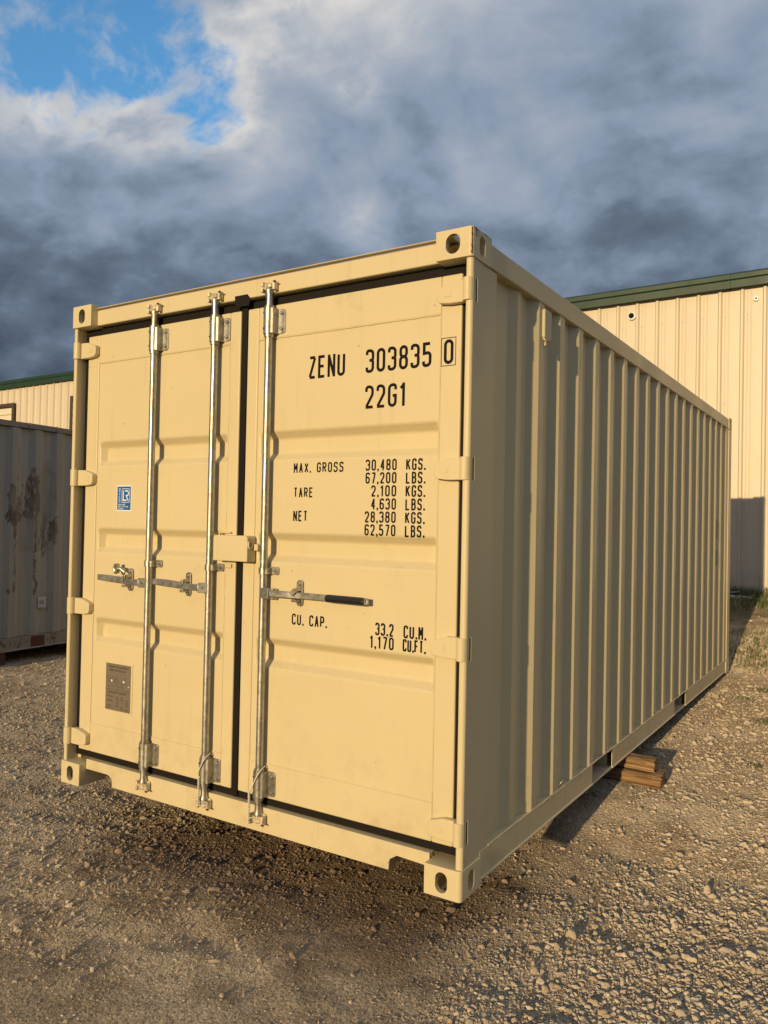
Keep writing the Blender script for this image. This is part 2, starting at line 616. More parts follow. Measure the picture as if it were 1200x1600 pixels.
def round_poly(pts, r, n=5, closed=True):
    """fillet the corners of a 2-D polyline; a point may carry its own radius"""
    out = []
    N = len(pts)
    for i, q in enumerate(pts):
        rr = q[2] if len(q) > 2 else r
        p_ = Vector(q[:2])
        if (not closed and i in (0, N - 1)) or rr <= 0:
            out.append(tuple(p_))
            continue
        a = Vector(pts[(i - 1) % N][:2]) - p_
        b_ = Vector(pts[(i + 1) % N][:2]) - p_
        la, lb = a.length, b_.length
        if la < 1e-9 or lb < 1e-9:
            continue
        a, b_ = a / la, b_ / lb
        an = math.acos(max(-1, min(1, a.dot(b_))))
        if an > 3.1:
            out.append(tuple(p_))
            continue
        d = min(rr / math.tan(an / 2), la * 0.499, lb * 0.499)
        for k in range(n + 1):
            u = k / n
            # quadratic arc
            p0, p2 = p_ + a * d, p_ + b_ * d
            w_ = math.sin(an / 2)
            den = (1 - u) ** 2 + 2 * u * (1 - u) * w_ + u * u
            out.append(tuple((p0 * (1 - u) ** 2 + p_ * (2 * u * (1 - u) * w_) + p2 * u * u) / den))
    return out


def boolean_mesh(base, cutters):
    """base, cutters: MB; returns an MB-like mesh after cutting"""
    def ob(mb):
        me = bpy.data.meshes.new('tmp')
        me.from_pydata(mb.v, [], mb.f)
        bm = bmesh.new()
        bm.from_mesh(me)
        bmesh.ops.recalc_face_normals(bm, faces=bm.faces)
        bm.to_mesh(me)
        bm.free()
        o = bpy.data.objects.new('tmp', me)
        COL.objects.link(o)
        return o
    bo = ob(base)
    cs = []
    for c_ in cutters:
        co = ob(c_)
        cs.append(co)
        md = bo.modifiers.new('b', 'BOOLEAN')
        md.operation = 'DIFFERENCE'
        md.solver = 'EXACT'
        md.object = co
    dg = bpy.context.evaluated_depsgraph_get()
    dg.update()
    me = bpy.data.meshes.new_from_object(bo.evaluated_get(dg))
    mb = MB()
    mb.add([v.co[:] for v in me.vertices], [tuple(p_.vertices) for p_ in me.polygons])
    for o in [bo] + cs:
        bpy.data.objects.remove(o)
    bpy.data.meshes.remove(me)
    return mb


# ---- stroke lettering
GL = {
    '0': [('c', (0, 0), (1, 0), (1, 1), (0, 1))], 'O': [('c', (0, 0), (1, 0), (1, 1), (0, 1))],
    '1': [('o', (.62, 1.06), (.62, -.06)), ('o', (.16, .80), (.62, .97))],
    '2': [('o', (0, .76), (0, 1), (1, 1), (1, .62), (.55, .34)), ('o', (.57, .355), (.03, .03)), ('o', (-.08, 0), (1.08, 0))],
    '3': [('o', (0, .8), (0, 1), (1, 1), (1, .53), (.4, .53)), ('o', (.4, .53), (1, .53), (1, 0), (0, 0), (0, .2))],
    '4': [('o', (.75, -.06), (.75, 1.06)), ('o', (.72, 1.0), (.03, .29)), ('o', (0, .27), (1.1, .27))],
    '5': [('o', (.95, 1), (.06, 1, 0), (.06, .56, 0), (1, .6), (1, 0), (0, 0), (0, .2))],
    '6': [('o', (1, .82), (1, 1), (0, 1), (0, 0), (1, 0), (1, .56), (.02, .56))],
    '7': [('o', (0, 1), (1.1, 1)), ('o', (1, .98), (.35, -.06))],
    '8': [('c', (.03, .53), (.97, .53), (.97, 1), (.03, 1)), ('c', (0, 0), (1, 0), (1, .53), (0, .53))],
    '9': [('o', (0, .18), (0, 0), (1, 0), (1, 1), (0, 1), (0, .44), (.98, .44))],
    'Z': [('o', (0, 1), (1, 1)), ('o', (.97, .97), (.03, .03)), ('o', (0, 0), (1, 0))],
    'E': [('o', (1, 1), (0, 1, 0), (0, 0, 0), (1, 0)), ('o', (0, .52), (.85, .52))],
    'F': [('o', (1, 1), (0, 1, 0), (0, 0)), ('o', (0, .52), (.85, .52))],
    'L': [('o', (0, 1), (0, 0, 0), (1, 0))],
    'N': [('o', (0, -.06), (0, 1.06)), ('o', (.02, 1.0), (.98, 0)), ('o', (1, -.06), (1, 1.06))],
    'M': [('o', (0, -.06), (0, 1.06)), ('o', (.02, 1.0), (.5, .32)), ('o', (.5, .32), (.98, 1.0)), ('o', (1, -.06), (1, 1.06))],
    'U': [('o', (0, 1), (0, 0), (1, 0), (1, 1))],
    'G': [('o', (1, .76), (1, 1), (0, 1), (0, 0), (1, 0), (1, .48, 0), (.55, .48))],
    'C': [('o', (1, .76), (1, 1), (0, 1), (0, 0), (1, 0), (1, .24))],
    'S': [('o', (1, .78), (1, 1), (0, 1), (0, .53), (1, .53), (1, 0), (0, 0), (0, .22))],
    'A': [('o', (0, -.06), (.5, 1.05)), ('o', (.5, 1.05), (1, -.06)), ('o', (.2, .3), (.8, .3))],
    'X': [('o', (0, 0), (1, 1)), ('o', (0, 1), (1, 0))],
    'K': [('o', (0, 0), (0, 1)), ('o', (1, 1), (0, .42)), ('o', (.32, .6), (1, 0))],
    'T': [('o', (0, 1), (1, 1)), ('o', (.5, 1), (.5, 0))],
    'R': [('o', (0, 0), (0, 1, 0), (1, 1), (1, .5), (0, .5)), ('o', (.5, .5), (1, 0))],
    'P': [('o', (0, 0), (0, 1, 0), (1, 1), (1, .45), (0, .45))],
    'B': [('o', (0, .53), (0, 1, 0), (.93, 1), (.93, .53), (0, .53)), ('o', (0, .53), (1, .53), (1, 0), (0, 0, 0), (0, .53))],
    'D': [('c', (0, 0, 0), (1, 0), (1, 1), (0, 1, 0))],
    'I': [('o', (.5, 0), (.5, 1))], 'V': [('o', (0, 1.06), (.5, 0)), ('o', (.5, 0), (1, 1.06))],
    'H': [('o', (0, 0), (0, 1)), ('o', (1, 0), (1, 1)), ('o', (0, .52), (1, .52))],
    'Y': [('o', (0, 1), (.5, .5, 0), (1, 1)), ('o', (.5, .5), (.5, 0))],
}


def stroke(path, wd, closed):
    """flat ribbon along a 2-D path -> verts, quads"""
    P_ = [Vector(q) for q in path]
    Q = [P_[0]]
    for q in P_[1:]:
        if (q - Q[-1]).length > 1e-6:
            Q.append(q)
    P_ = Q
    if closed and (P_[0] - P_[-1]).length < 1e-6:
        P_.pop()
    N = len(P_)
    vs, fs = [], []
    for i, q in enumerate(P_):
        if closed:
            a, b_ = P_[i - 1], P_[(i + 1) % N]
        else:
            a, b_ = P_[max(i - 1, 0)], P_[min(i + 1, N - 1)]
        d0 = (q - a).normalized() if (q - a).length > 0 else (b_ - q).normalized()
        d1 = (b_ - q).normalized() if (b_ - q).length > 0 else d0
        n0, n1 = Vector((-d0.y, d0.x)), Vector((-d1.y, d1.x))
        m_ = n0 + n1
        m_ = n0 if m_.length < 1e-6 else m_.normalized()
        k = min(1 / max(m_.dot(n0), 0.2), 2.2) * wd / 2
        vs += [q - m_ * k, q + m_ * k]
    for i in range(N if closed else N - 1):
        j = (i + 1) % N
        fs.append((2 * i, 2 * j, 2 * j + 1, 2 * i + 1))
    return vs, fs


def text_flat(txt, x, z, hgt, cw, gap, sw, width=None, right=False):
    """2-D lettering: list of (verts, faces); x = left edge (or right edge), z = baseline"""
    adv = []
    u = 0.0
    for ch in txt:
        if ch == ' ':
            adv.append((ch, u))
            u += cw * 0.75 + gap
        elif ch in '.,':
            adv.append((ch, u))
            u += sw + gap * 0.9
        elif ch in '1I':
            adv.append((ch, u - cw * 0.15))
            u += cw * 0.7 + gap
        else:
            adv.append((ch, u))
            u += cw + gap
    tot = u - gap
    k = (width / tot) if width else 1.0
    x0 = x - tot * k if right else x
    out = []
    r = cw * 0.46
    for ch, u in adv:
        if ch == ' ':
            continue
        if ch in '.,':
            cx = x0 + u * k
            out.append(([Vector((cx, z)), Vector((cx + sw * 1.1, z)), Vector((cx + sw * 1.1, z + sw * 1.2)), Vector((cx, z + sw * 1.2))], [(0, 1, 2, 3)]))
            if ch == ',':
                out.append(([Vector((cx + sw * .2, z - sw * .9)), Vector((cx + sw * 1.1, z)), Vector((cx + sw * .3, z))], [(0, 1, 2)]))
            continue
        for g_ in GL[ch]:
            pts = [(x0 + (u + sw / 2 + q[0] * (cw - sw)) * k, z + sw / 2 + q[1] * (hgt - sw), *(q[2:] if len(q) > 2 else ())) for q in g_[1:]]
            path = round_poly(pts, r * k, 4, g_[0] == 'c')
            out.append(stroke(path, sw, g_[0] == 'c'))
    return out


def flat_to_mb(parts, y):
    mb = MB()
    for i, (vs, fs) in enumerate(parts):
        # each stroke a hair in front of the one before: strokes that cross never share a plane
        mb.add([(q[0], y - 0.00006 * (i % 4), q[1]) for q in vs], fs)
    return mb


def grid_mesh(X, Y, Z):
    """structured grid (ny,nx) -> mesh, fast"""
    ny, nx = X.shape
    me = bpy.data.meshes.new('grid')
    co = np.stack([X, Y, Z], -1).reshape(-1, 3).astype(np.float32)
    i = np.arange(ny * nx).reshape(ny, nx)
    q = np.stack([i[:-1, :-1], i[:-1, 1:], i[1:, 1:], i[1:, :-1]], -1).reshape(-1, 4)
    me.vertices.add(len(co))
    me.vertices.foreach_set('co', co.ravel())
    me.loops.add(q.size)
    me.loops.foreach_set('vertex_index', q.ravel().astype(np.int32))
    me.polygons.add(len(q))
    me.polygons.foreach_set('loop_start', np.arange(0, q.size, 4, dtype=np.int32))
    me.polygons.foreach_set('loop_total', np.full(len(q), 4, dtype=np.int32))
    me.update(calc_edges=True)
    return me


def tri_mesh(name, V, T):
    me = bpy.data.meshes.new(name)
    me.vertices.add(len(V))
    me.vertices.foreach_set('co', V.astype(np.float32).ravel())
    me.loops.add(T.size)
    me.loops.foreach_set('vertex_index', T.ravel().astype(np.int32))
    me.polygons.add(len(T))
    me.polygons.foreach_set('loop_start', np.arange(0, T.size, 3, dtype=np.int32))
    me.polygons.foreach_set('loop_total', np.full(len(T), 3, dtype=np.int32))
    me.update(calc_edges=True)
    return me


TAB = rng.random((256, 256))


def vnoise(x, y):
    xi, yi = np.floor(x).astype(int), np.floor(y).astype(int)
    fx, fy = x - xi, y - yi
    fx, fy = fx * fx * (3 - 2 * fx), fy * fy * (3 - 2 * fy)
    a, b_ = TAB[xi % 256, yi % 256], TAB[(xi + 1) % 256, yi % 256]
    c_, d = TAB[xi % 256, (yi + 1) % 256], TAB[(xi + 1) % 256, (yi + 1) % 256]
    return (a * (1 - fx) + b_ * fx) * (1 - fy) + (c_ * (1 - fx) + d * fx) * fy - 0.5


def fbm(x, y, f, o=4, g=0.5):
    s, a = 0, 1.0
    for k in range(o):
        s = s + a * vnoise(x * f + 17.3 * k, y * f + 5.1 * k)
        f *= 2.03
        a *= g
    return s


# ------------------------------------------------------------------ ground
def sstep(a, b_, x):
    u = np.clip((x - a) / (b_ - a), 0, 1)
    return u * u * (3 - 2 * u)


KY = np.array([-400, -3.0, 1.35, 2.15, 4.0, 6.1, 6.8, 7.7, 8.9, 10.0, 400.0])
KZ = np.array([-0.25, -0.235, -0.235, -0.138, -0.075, -0.012, 0.13, 0.31, 0.47, 0.50, 0.50])
LY = np.array([-400, 7.0, 9.5, 400.0])
LZ = np.array([-0.22, -0.215, 0.45, 0.5])


def ground_z(x, y, fine=True):
    a = np.interp(y, KY, KZ)
    b_ = np.interp(y, LY, LZ)
    k = sstep(-2.5, 0.6, x)
    z = b_ * (1 - k) + a * k
    if fine:
        near = np.exp(-((x / 16) ** 2 + (y / 16) ** 2))
        z = z + 0.018 * fbm(x, y, 0.9, 3) * near + 0.015 * fbm(x + 40, y, 5.0, 4, 0.62) * near
        # shallow wheel tracks running past the door end
        tr = 0
        for c_ in (1.25, 2.05):
            dd = (x * 0.72 - y * 0.69) - c_ + 0.12 * fbm(x, y, 0.6, 2)
            tr = tr - 0.006 * np.exp(-(dd / 0.15) ** 2) + 0.003 * np.exp(-((np.abs(dd) - 0.24) / 0.07) ** 2)
        z = z + tr * sstep(0.2, -0.4, y)
    return z


def axis(lo, f0, f1, hi, st):
    fine = np.arange(f0, f1 + 1e-6, st)
    n = 26
    g = np.geomspace(st * 2, max(hi - f1, 1), n)
    h_ = np.geomspace(st * 2, max(f0 - lo, 1), n)
    return np.concatenate([(f0 - h_)[::-1], fine, f1 + g])


gx = axis(-320, -6.0, 5.0, 320, 0.03)
gy = axis(-320, -2.0, 10.0, 320, 0.03)
GX, GY = np.meshgrid(gx, gy)
GZ = ground_z(GX, GY)
gme = grid_mesh(GX, GY, GZ)
gme.polygons.foreach_set('use_smooth', np.ones(len(gme.polygons), dtype=bool))
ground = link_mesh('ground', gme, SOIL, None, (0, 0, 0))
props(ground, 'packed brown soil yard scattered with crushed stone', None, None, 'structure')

# ------------------------------------------------------------------ new container
L_, W_, H_ = 6.058, 2.438, 2.591
cont = empty('shipping_container', (W_ / 2, L_ / 2, 0.0), 'clean cream shipping container with closed double doors, standing on stacked timbers', 'container')


def casting(sx, sy, top, wfront):
    """hollow ISO corner casting; sx: +1 right, sy: -1 door end"""
    w_, d_, h_ = 0.162, 0.178, 0.118
    b_ = MB().box(-w_, 0, 0, d_, 0, h_)
    me = bpy.data.meshes.new('t')
    me.from_pydata(b_.v, [], b_.f)
    bm = bmesh.new()
    bm.from_mesh(me)
    bmesh.ops.recalc_face_normals(bm, faces=bm.faces)
    ed = [e for e in bm.edges if all(abs(v.co.x) < 1e-6 and abs(v.co.y) < 1e-6 for v in e.verts)]
    bmesh.ops.bevel(bm, geom=ed, offset=0.016, segments=4, profile=0.5, affect='EDGES')
    ed = [e for e in bm.edges if e.calc_face_angle(0) > 0.9]
    bmesh.ops.bevel(bm, geom=ed, offset=0.004, segments=2, profile=0.5, affect='EDGES')
    base = MB()
    bm.verts.index_update()
    base.add([v.co[:] for v in bm.verts], [tuple(v.index for v in f.verts) for f in bm.faces])
    bm.free()
    cav = MB().box(-w_ + 0.012, -0.024, 0.024, d_ - 0.012, 0.016, h_ - 0.016)
    c1 = MB().prism(stadium(-w_ / 2 - 0.004, h_ / 2, wfront, 0.079), 'y', -0.05, 0.06)
    c2 = MB().prism(stadium(d_ / 2, h_ / 2, 0.051, 0.081), 'x', -0.06, 0.05)
    c3 = MB().prism(stadium(-w_ / 2, d_ / 2, 0.063, 0.12), 'z', h_ - 0.05 if top else -0.05, h_ + 0.05 if top else 0.05)
    mb = boolean_mesh(base, [cav, c1, c2, c3])
    out = MB()
    vs = []
    for x, y, z in mb.v:
        X = W_ + x if sx > 0 else -x
        Y = y if sy < 0 else L_ - y
        Z = z + (H_ - h_ if top else 0)
        vs.append((X, Y, Z))
    out.add(vs, mb.f)
    o = out.build('corner_casting', CREAM, cont, smooth=30)
    return o


for sx in (1, -1):
    for sy in (-1, 1):
        for top in (True, False):
            casting(sx, sy, top, 0.063 if top and sx > 0 else 0.052)

# rust-chipped edge of the near top casting
rc = MB()
pts = []
zz = H_ - 0.006
while zz > H_ - 0.112:
    pts.append((W_ - 0.0035 + random.uniform(-.001, .001), 0.0045 + random.uniform(-.0015, .0015), zz))
    zz -= random.uniform(0.006, 0.012)
rc.tube(pts, [random.uniform(0.0008, 0.0032) for _ in pts], 5)
pts = [(W_ - 0.001, 0.02 + k * 0.012, H_ - 0.004 + random.uniform(-.0012, .0012)) for k in range(13)]
rc.tube(pts, [random.uniform(0.0006, 0.0026) for _ in pts], 5)
pts = [(W_ + 0.0002, 0.014, H_ - 0.004), (W_ + 0.0003, 0.03, H_ - 0.008), (W_ + 0.0003, 0.034, H_ - 0.022), (W_ + 0.0003, 0.030, H_ - 0.035)]
rc.tube(pts, [0.002, 0.0026, 0.0022, 0.001], 5)
rc.build('chipped_edge', RUST, cont, label='rust showing where paint chipped off the top corner edge')

# door end posts (rolled outer edge, inner return)
pp = [(0.013, 0.255), (0.0035, 0.012, 0.014), (0.033, 0.012, 0.008), (0.033, 0.088), (0.052, 0.092), (0.052, 0.255)]
prof = round_poly([q if len(q) == 3 else (*q, 0) for q in pp], 0, 6)
for right in (False, True):
    mb = MB().prism(prof, 'z', 0.1185, H_ - 0.1185)
    if right:
        mb.flip_x(W_)
    mb.build('corner_post', CREAM, cont)
# blind end posts
for right in (False, True):
    mb = MB().prism(round_poly([(0.003, L_ - 0.15), (0.003, L_ - 0.003), (0.12, L_ - 0.003), (0.12, L_ - 0.03), (0.03, L_ - 0.15)], 0.004, 2), 'z', 0.1185, H_ - 0.1185)
    if right:
        mb.flip_x(W_)
    mb.build('corner_post', CREAM, cont)

# door header and sill
hp = [(0.042, 2.481), (0.042, 2.560), (0.060, 2.572), (0.17, 2.572), (0.17, 2.481)]
MB().prism(hp, 'x', 0.1625, W_ - 0.1625).build('door_header', CREAM, cont, bevel=0.004)
# thin folded lip along the header and the roof edge above it
MB().box(0.1625, W_ - 0.1625, 0.036, 0.060, 2.5725, 2.5765).build('header_lip', CREAM_DULL, cont, bevel=0.001)
sp = [(0.1625, 0.139), (0.1625, 0.086), (0.340, 0.086, 0.016), (0.372, 0.070, 0.012), (0.376, 0.026), (2.086, 0.026), (2.090, 0.070, 0.016), (2.125, 0.092, 0.012), (W_ - 0.1625, 0.086), (W_ - 0.1625, 0.139)]
MB().prism(round_poly([q if len(q) == 3 else (*q, 0) for q in sp], 0, 4), 'y', 0.044, 0.052).build('door_sill', CREAM, cont, bevel=0.0015)
MB().box(0.1625, W_ - 0.1625, 0.0525, 0.15, 0.130, 0.1385).build('sill_tread', CREAM, cont, bevel=0.002)
MB().box(0.385, 2.078, 0.0525, 0.15, 0.026, 0.034).build('sill_flange', CREAM, cont)
# pocket cheeks seen through the notches of the sill
for x0 in (0.378, 2.078):
    MB().box(x0, x0 + 0.006, 0.0525, 0.30, 0.036, 0.13).build('sill_gusset', CREAM_DULL, cont)

# black sheet behind the doors, standing in for shade in the gaps
MB().box(0.054, W_ - 0.054, 0.1125, 0.122, 0.148, 2.474).build('gap_shade_sheet', DARKGAP, cont)


def corr_profile(y0, y1, first, x_out, x_in, pitch):
    """polyline (y,x) of a corrugated side; lit slopes start at the given positions"""
    pts = [(y0, x_in)]
    y = None
    for k, s0 in enumerate(first):
        xo = x_out - (0.017 if k == 0 else 0.0)
        pts += [(s0 - 0.034, x_in), (s0 + 0.034, xo)]
        nx_ = first[k + 1] if k + 1 < len(first) else y1 + 0.10
        fl = max(0.03, (nx_ - s0 - 0.068 * 2) * 0.52)
        if s0 + 0.034 + fl + 0.068 < y1:
            pts += [(s0 + 0.034 + fl, xo - 0.0036 * fl / 0.075), (s0 + 0.034 + fl + 0.068, x_in)]   # crowns fall away a little from their leading bend
    pts.append((y1, pts[-1][1]))
    return pts


slopes = [0.475, 0.690] + [0.965 + 0.2815 * k for k in range(18)]
pf = corr_profile(0.256, 5.906, slopes, 2.4285, 2.3925, 0.2815)


def sheet(pts, x_of, z0, z1):
    # a folded sheet, open along its hidden top and bottom edges
    mb = MB()
    n_ = len(pts)
    for off in (0.0, 0.003):
        mb.v += [(x_of(x - off), y, z) for z in (z0, z1) for y, x in pts]
    for k in (0, 2 * n_):
        mb.f += [(k + i, k + i + 1, k + n_ + i + 1, k + n_ + i) for i in range(n_ - 1)]
    mb.f += [(0, n_, 3 * n_, 2 * n_), (n_ - 1, 2 * n_ - 1, 4 * n_ - 1, 3 * n_ - 1)]
    return mb


side_r = sheet(pf, lambda x: x, 0.136, 2.4775).build('side_panel', CREAM, cont, smooth=15)
side_l = sheet(pf, lambda x: W_ - x, 0.136, 2.4775).build('side_panel', CREAM, cont)
for right in (True, False):
    mb = MB().prism(round_poly([(2.372, 2.478), (2.4325, 2.478), (2.4325, 2.574), (2.372, 2.574)], 0.006, 3), 'y', 0.1785, L_ - 0.1785)
    mb.v = [(v[0], v[1], v[2]) for v in mb.v]
    if not right:
        mb.flip_x(W_)
    mb.build('top_rail', CREAM, cont)
POCK = [(1.612, 1.984), (3.618, 4.004)]
segs = [(0.1785, POCK[0][0]), (POCK[0][1], POCK[1][0]), (POCK[1][1], L_ - 0.1785)]
for right in (True, False):
    for a, c_ in segs:
        mb = MB().prism([(2.385, 0.020), (2.435, 0.020), (2.435, 0.0265), (2.4300, 0.030), (2.4300, 0.135), (2.385, 0.135), (2.385, 0.130), (2.4255, 0.130), (2.4255, 0.0265), (2.385, 0.0265)], 'y', a, c_)
        if not right:
            mb.flip_x(W_)
        mb.build('bottom_rail', CREAM, cont, bevel=0.001)
    # weld bead where the side sheet meets the rail
    n_ = 170
    bead = [(2.4288 + random.uniform(-.0012, .0014), 0.26 + (5.89 - 0.26) * k / n_, 0.1365 + random.uniform(-.0015, .002)) for k in range(n_ + 1)]
    mb = MB().tube(bead, [random.uniform(0.0028, 0.0052) for _ in bead], 6)
    if not right:
        mb.flip_x(W_)
    mb.build('weld_bead', CREAM, cont)
for a, c_ in POCK:
    mb = MB().box(0.02, W_ - 0.02, a, c_, 0.126, 0.1345)
    mb.box(0.006, W_ - 0.008, a, c_, 0.018, 0.025)
    mb.box(0.04, W_ - 0.04, a - 0.006, a - 0.0005, 0.026, 0.125)
    mb.box(0.04, W_ - 0.04, c_ + 0.0005, c_ + 0.006, 0.026, 0.125)
    mb.build('fork_pocket', CREAM_DULL, cont)
# floor with cross members
mb = MB().box(0.053, W_ - 0.053, 0.112, L_ - 0.05, 0.137, 0.165)
mb.build('floor_deck', TIMBER, cont)
k = 0
for i in range(18):
    y = 0.42 + i * 0.31
    if any(a - 0.06 < y < c_ + 0.06 for a, c_ in POCK):
        continue
    mb = MB().box(0.054, W_ - 0.054, y, y + 0.006, 0.03, 0.136).box(0.054, W_ - 0.054, y + 0.0065, y + 0.045, 0.03, 0.036)
    mb.build('cross_member', CREAM_DULL, cont)
# roof with shallow pressed ribs
rp = []
y = 0.10
while y < L_ - 0.15:
    rp += [(y, 2.566), (y + 0.09, 2.566), (y + 0.11, 2.578), (y + 0.19, 2.578)]
    y += 0.209
poly = rp + [(a, z - 0.004) for a, z in rp[::-1]]
MB().prism(poly, 'x', 0.068, W_ - 0.068).build('roof_panel', CREAM, cont)
# blind end
ep = []
x = 0.121
while x < W_ - 0.36:
    ep += [(x, L_ - 0.06), (x + 0.07, L_ - 0.06), (x + 0.11, L_ - 0.025), (x + 0.18, L_ - 0.025)]
    x += 0.22
ep.append((W_ - 0.121, L_ - 0.06))
MB().prism(ep + [(a, q - 0.004) for a, q in ep[::-1]], 'z', 0.16, 2.46).build('end_panel', CREAM, cont)
MB().box(0.1625, W_ - 0.1625, L_ - 0.08, L_ - 0.012, 2.461, 2.574).build('end_rail', CREAM, cont)
MB().box(0.1625, W_ - 0.1625, L_ - 0.08, L_ - 0.012, 0.02, 0.159).build('end_rail', CREAM, cont)

# side ventilator, hung in the second recess under the top rail
vx = 2.4290
mb = MB().prism(round_poly([(0.762, 2.452), (0.850, 2.452), (0.850, 2.318), (0.806, 2.305), (0.762, 2.318)], 0.006, 2), 'x', vx - 0.03, vx + 0.012)
vent = mb.build('ventilator', paint('vent_plastic', (0.50, 0.46, 0.29), 0.5, 0.3), cont, bevel=0.005, label='small louvred air vent on the side under the top rail')
MB().box(vx - 0.002, vx + 0.006, 0.79, 0.82, 2.285, 2.303).build('screw_tab', CREAM_DULL, vent, bevel=0.002)
# little lashing ring on the bottom rail
ring = [(2.4345 + 0.010 * math.sin(a), 1.10 + 0.013 * math.cos(a), 0.165 + 0.016 * math.sin(a)) for a in np.linspace(0, 2 * math.pi, 17)]
MB().tube(ring, 0.004, 6, False).build('lashing_ring', GALV, cont)
# dark placards on two far ribs of the side
for z0, z1 in ((1.36, 1.55), (1.11, 1.25)):
    MB().box(2.4288, 2.4302, 5.305, 5.335, z0, z1).build('side_marking', INK, cont, label='dark narrow marking far along the side')

# ---- doors
YD = 0.060
STILE = 0.0934


def door(x0, x1, px0, px1, label):
    d = MB()
    th = 0.034
    # hollow-section frame: stiles run full height, rails butt between them
    prof_ = lambda a, c_, e, f: d.box(a, c_, YD, YD + th, e, f)
    prof_(x0, px0, 0.177, 2.433)
    prof_(px1, x1, 0.177, 2.433)
    prof_(px0 + 0.0002, px1 - 0.0002, 0.177, 0.331)
    prof_(px0 + 0.0002, px1 - 0.0002, 2.279, 2.433)
    o = d.build('door', CREAM, cont, bevel=0.006, seg=3, label=label)
    # pressed sheet with three recessed bands
    rx = 0.030
    xs = [px0 - 0.004, px0 + 0.020, px0 + 0.020 + rx, px1 - 0.003 - rx * 0.6, px1 - 0.003, px1 + 0.004]
    bands = [(1.850, 1.716), (1.384, 1.250), (0.902, 0.768)]
    zs = [2.283]
    for a, c_ in bands:
        zs += [a, a - 0.034, c_ + 0.034, c_]
    zs.append(0.327)
    mb = MB()
    for iz, z in enumerate(zs):
        for ix, x in enumerate(xs):
            deep = ix in (2, 3) and (iz - 1) % 4 in (1, 2) and 0 < iz < len(zs) - 1
            mb.v.append((x, YD + 0.0035 + (0.036 if deep else 0), z))
    nx_ = len(xs)
    for iz in range(len(zs) - 1):
        for ix in range(nx_ - 1):
            a = iz * nx_ + ix
            mb.f.append((a, a + nx_, a + nx_ + 1, a + 1))
    p_ = mb.build('pressed_panel', CREAM, o, bevel=0.007, seg=3, smooth=15, fix=False)
    # continuous weld bead round the sheet
    bead = []
    for (ax, az), (bx, bz) in (((px0, .331), (px0, 2.279)), ((px0, 2.279), (px1, 2.279)), ((px1, 2.279), (px1, .331)), ((px1, .331), (px0, .331))):
        n_ = max(8, int(math.hypot(bx - ax, bz - az) / 0.03))
        bead += [(ax + (bx - ax) * k / n_ + random.uniform(-.0008, .0008), YD + 0.0016, az + (bz - az) * k / n_ + random.uniform(-.0008, .0008)) for k in range(n_)]
    bead.append(bead[0])
    MB().tube(bead, [random.uniform(0.0022, 0.0034) for _ in bead], 6).build('weld_bead', CREAM, o)
    # rubber seal round the leaf, two lips
    g_ = MB()
    ga = 0.0365
    for k, (yy, ex) in enumerate(((YD + 0.012, ga), (YD + 0.026, ga - 0.004))):
        g_.box(x0 - min(ex, 0.0285 if x0 > 1 else 0.036), x0 - 0.0004, yy, yy + 0.007, 0.177 - ga, 2.433 + ga)
        g_.box(x1 + 0.0004, x1 + min(ex, 0.0285 if x1 < 2 else 0.036), yy, yy + 0.007, 0.177 - ga, 2.433 + ga)
        g_.box(x0 - 0.0002, x1 + 0.0002, yy, yy + 0.007, 0.1766 - ga + 0.002, 0.1768)
        g_.box(x0 - 0.0002, x1 + 0.0002, yy, yy + 0.007, 2.4334, 2.433 + ga)
    g_.build('rubber_seal', RUBBER, o, bevel=0.002)
    return o


DL = door(0.0706, 1.1960, 0.164, 1.128, 'left door leaf with two locking bars')
DR = door(1.2405, W_ - 0.0706, 1.308, W_ - 0.164, 'right door leaf carrying the painted code and weights')
MB().box(1.2010, 1.2355, YD + 0.001, YD + 0.0115, 0.150, 2.466).build('rubber_seal', RUBBER, DR, bevel=0.002)
# flap of rubber that closes the joint at the head
MB().prism([(1.172, 2.500), (1.250, 2.500), (1.268, 2.480), (1.262, 2.445), (1.176, 2.445)], 'y', 0.0385, 0.0415).build('rubber_flap', RUBBER, DR, bevel=0.001)

# hinges: blade with a raised pressing, knuckle on the post
HZ = (2.352, 1.655, 0.957, 0.250)


def hinge_mesh():
    hm = MB()
    hh = 0.043
    poly = [(0.046, -hh), (0.046, hh), (0.100, hh - 0.002), (0.160, hh - 0.020), (0.168, hh - 0.030), (0.168, -hh + 0.020), (0.158, -hh + 0.006), (0.110, -hh)]
    hm.prism(poly, 'y', 0.030, 0.0594)
    return hm


def knuckle_mesh():
    return MB().tube([(0.0265, 0.0235, -0.045), (0.0265, 0.0235, 0.045)], 0.0215, 18)


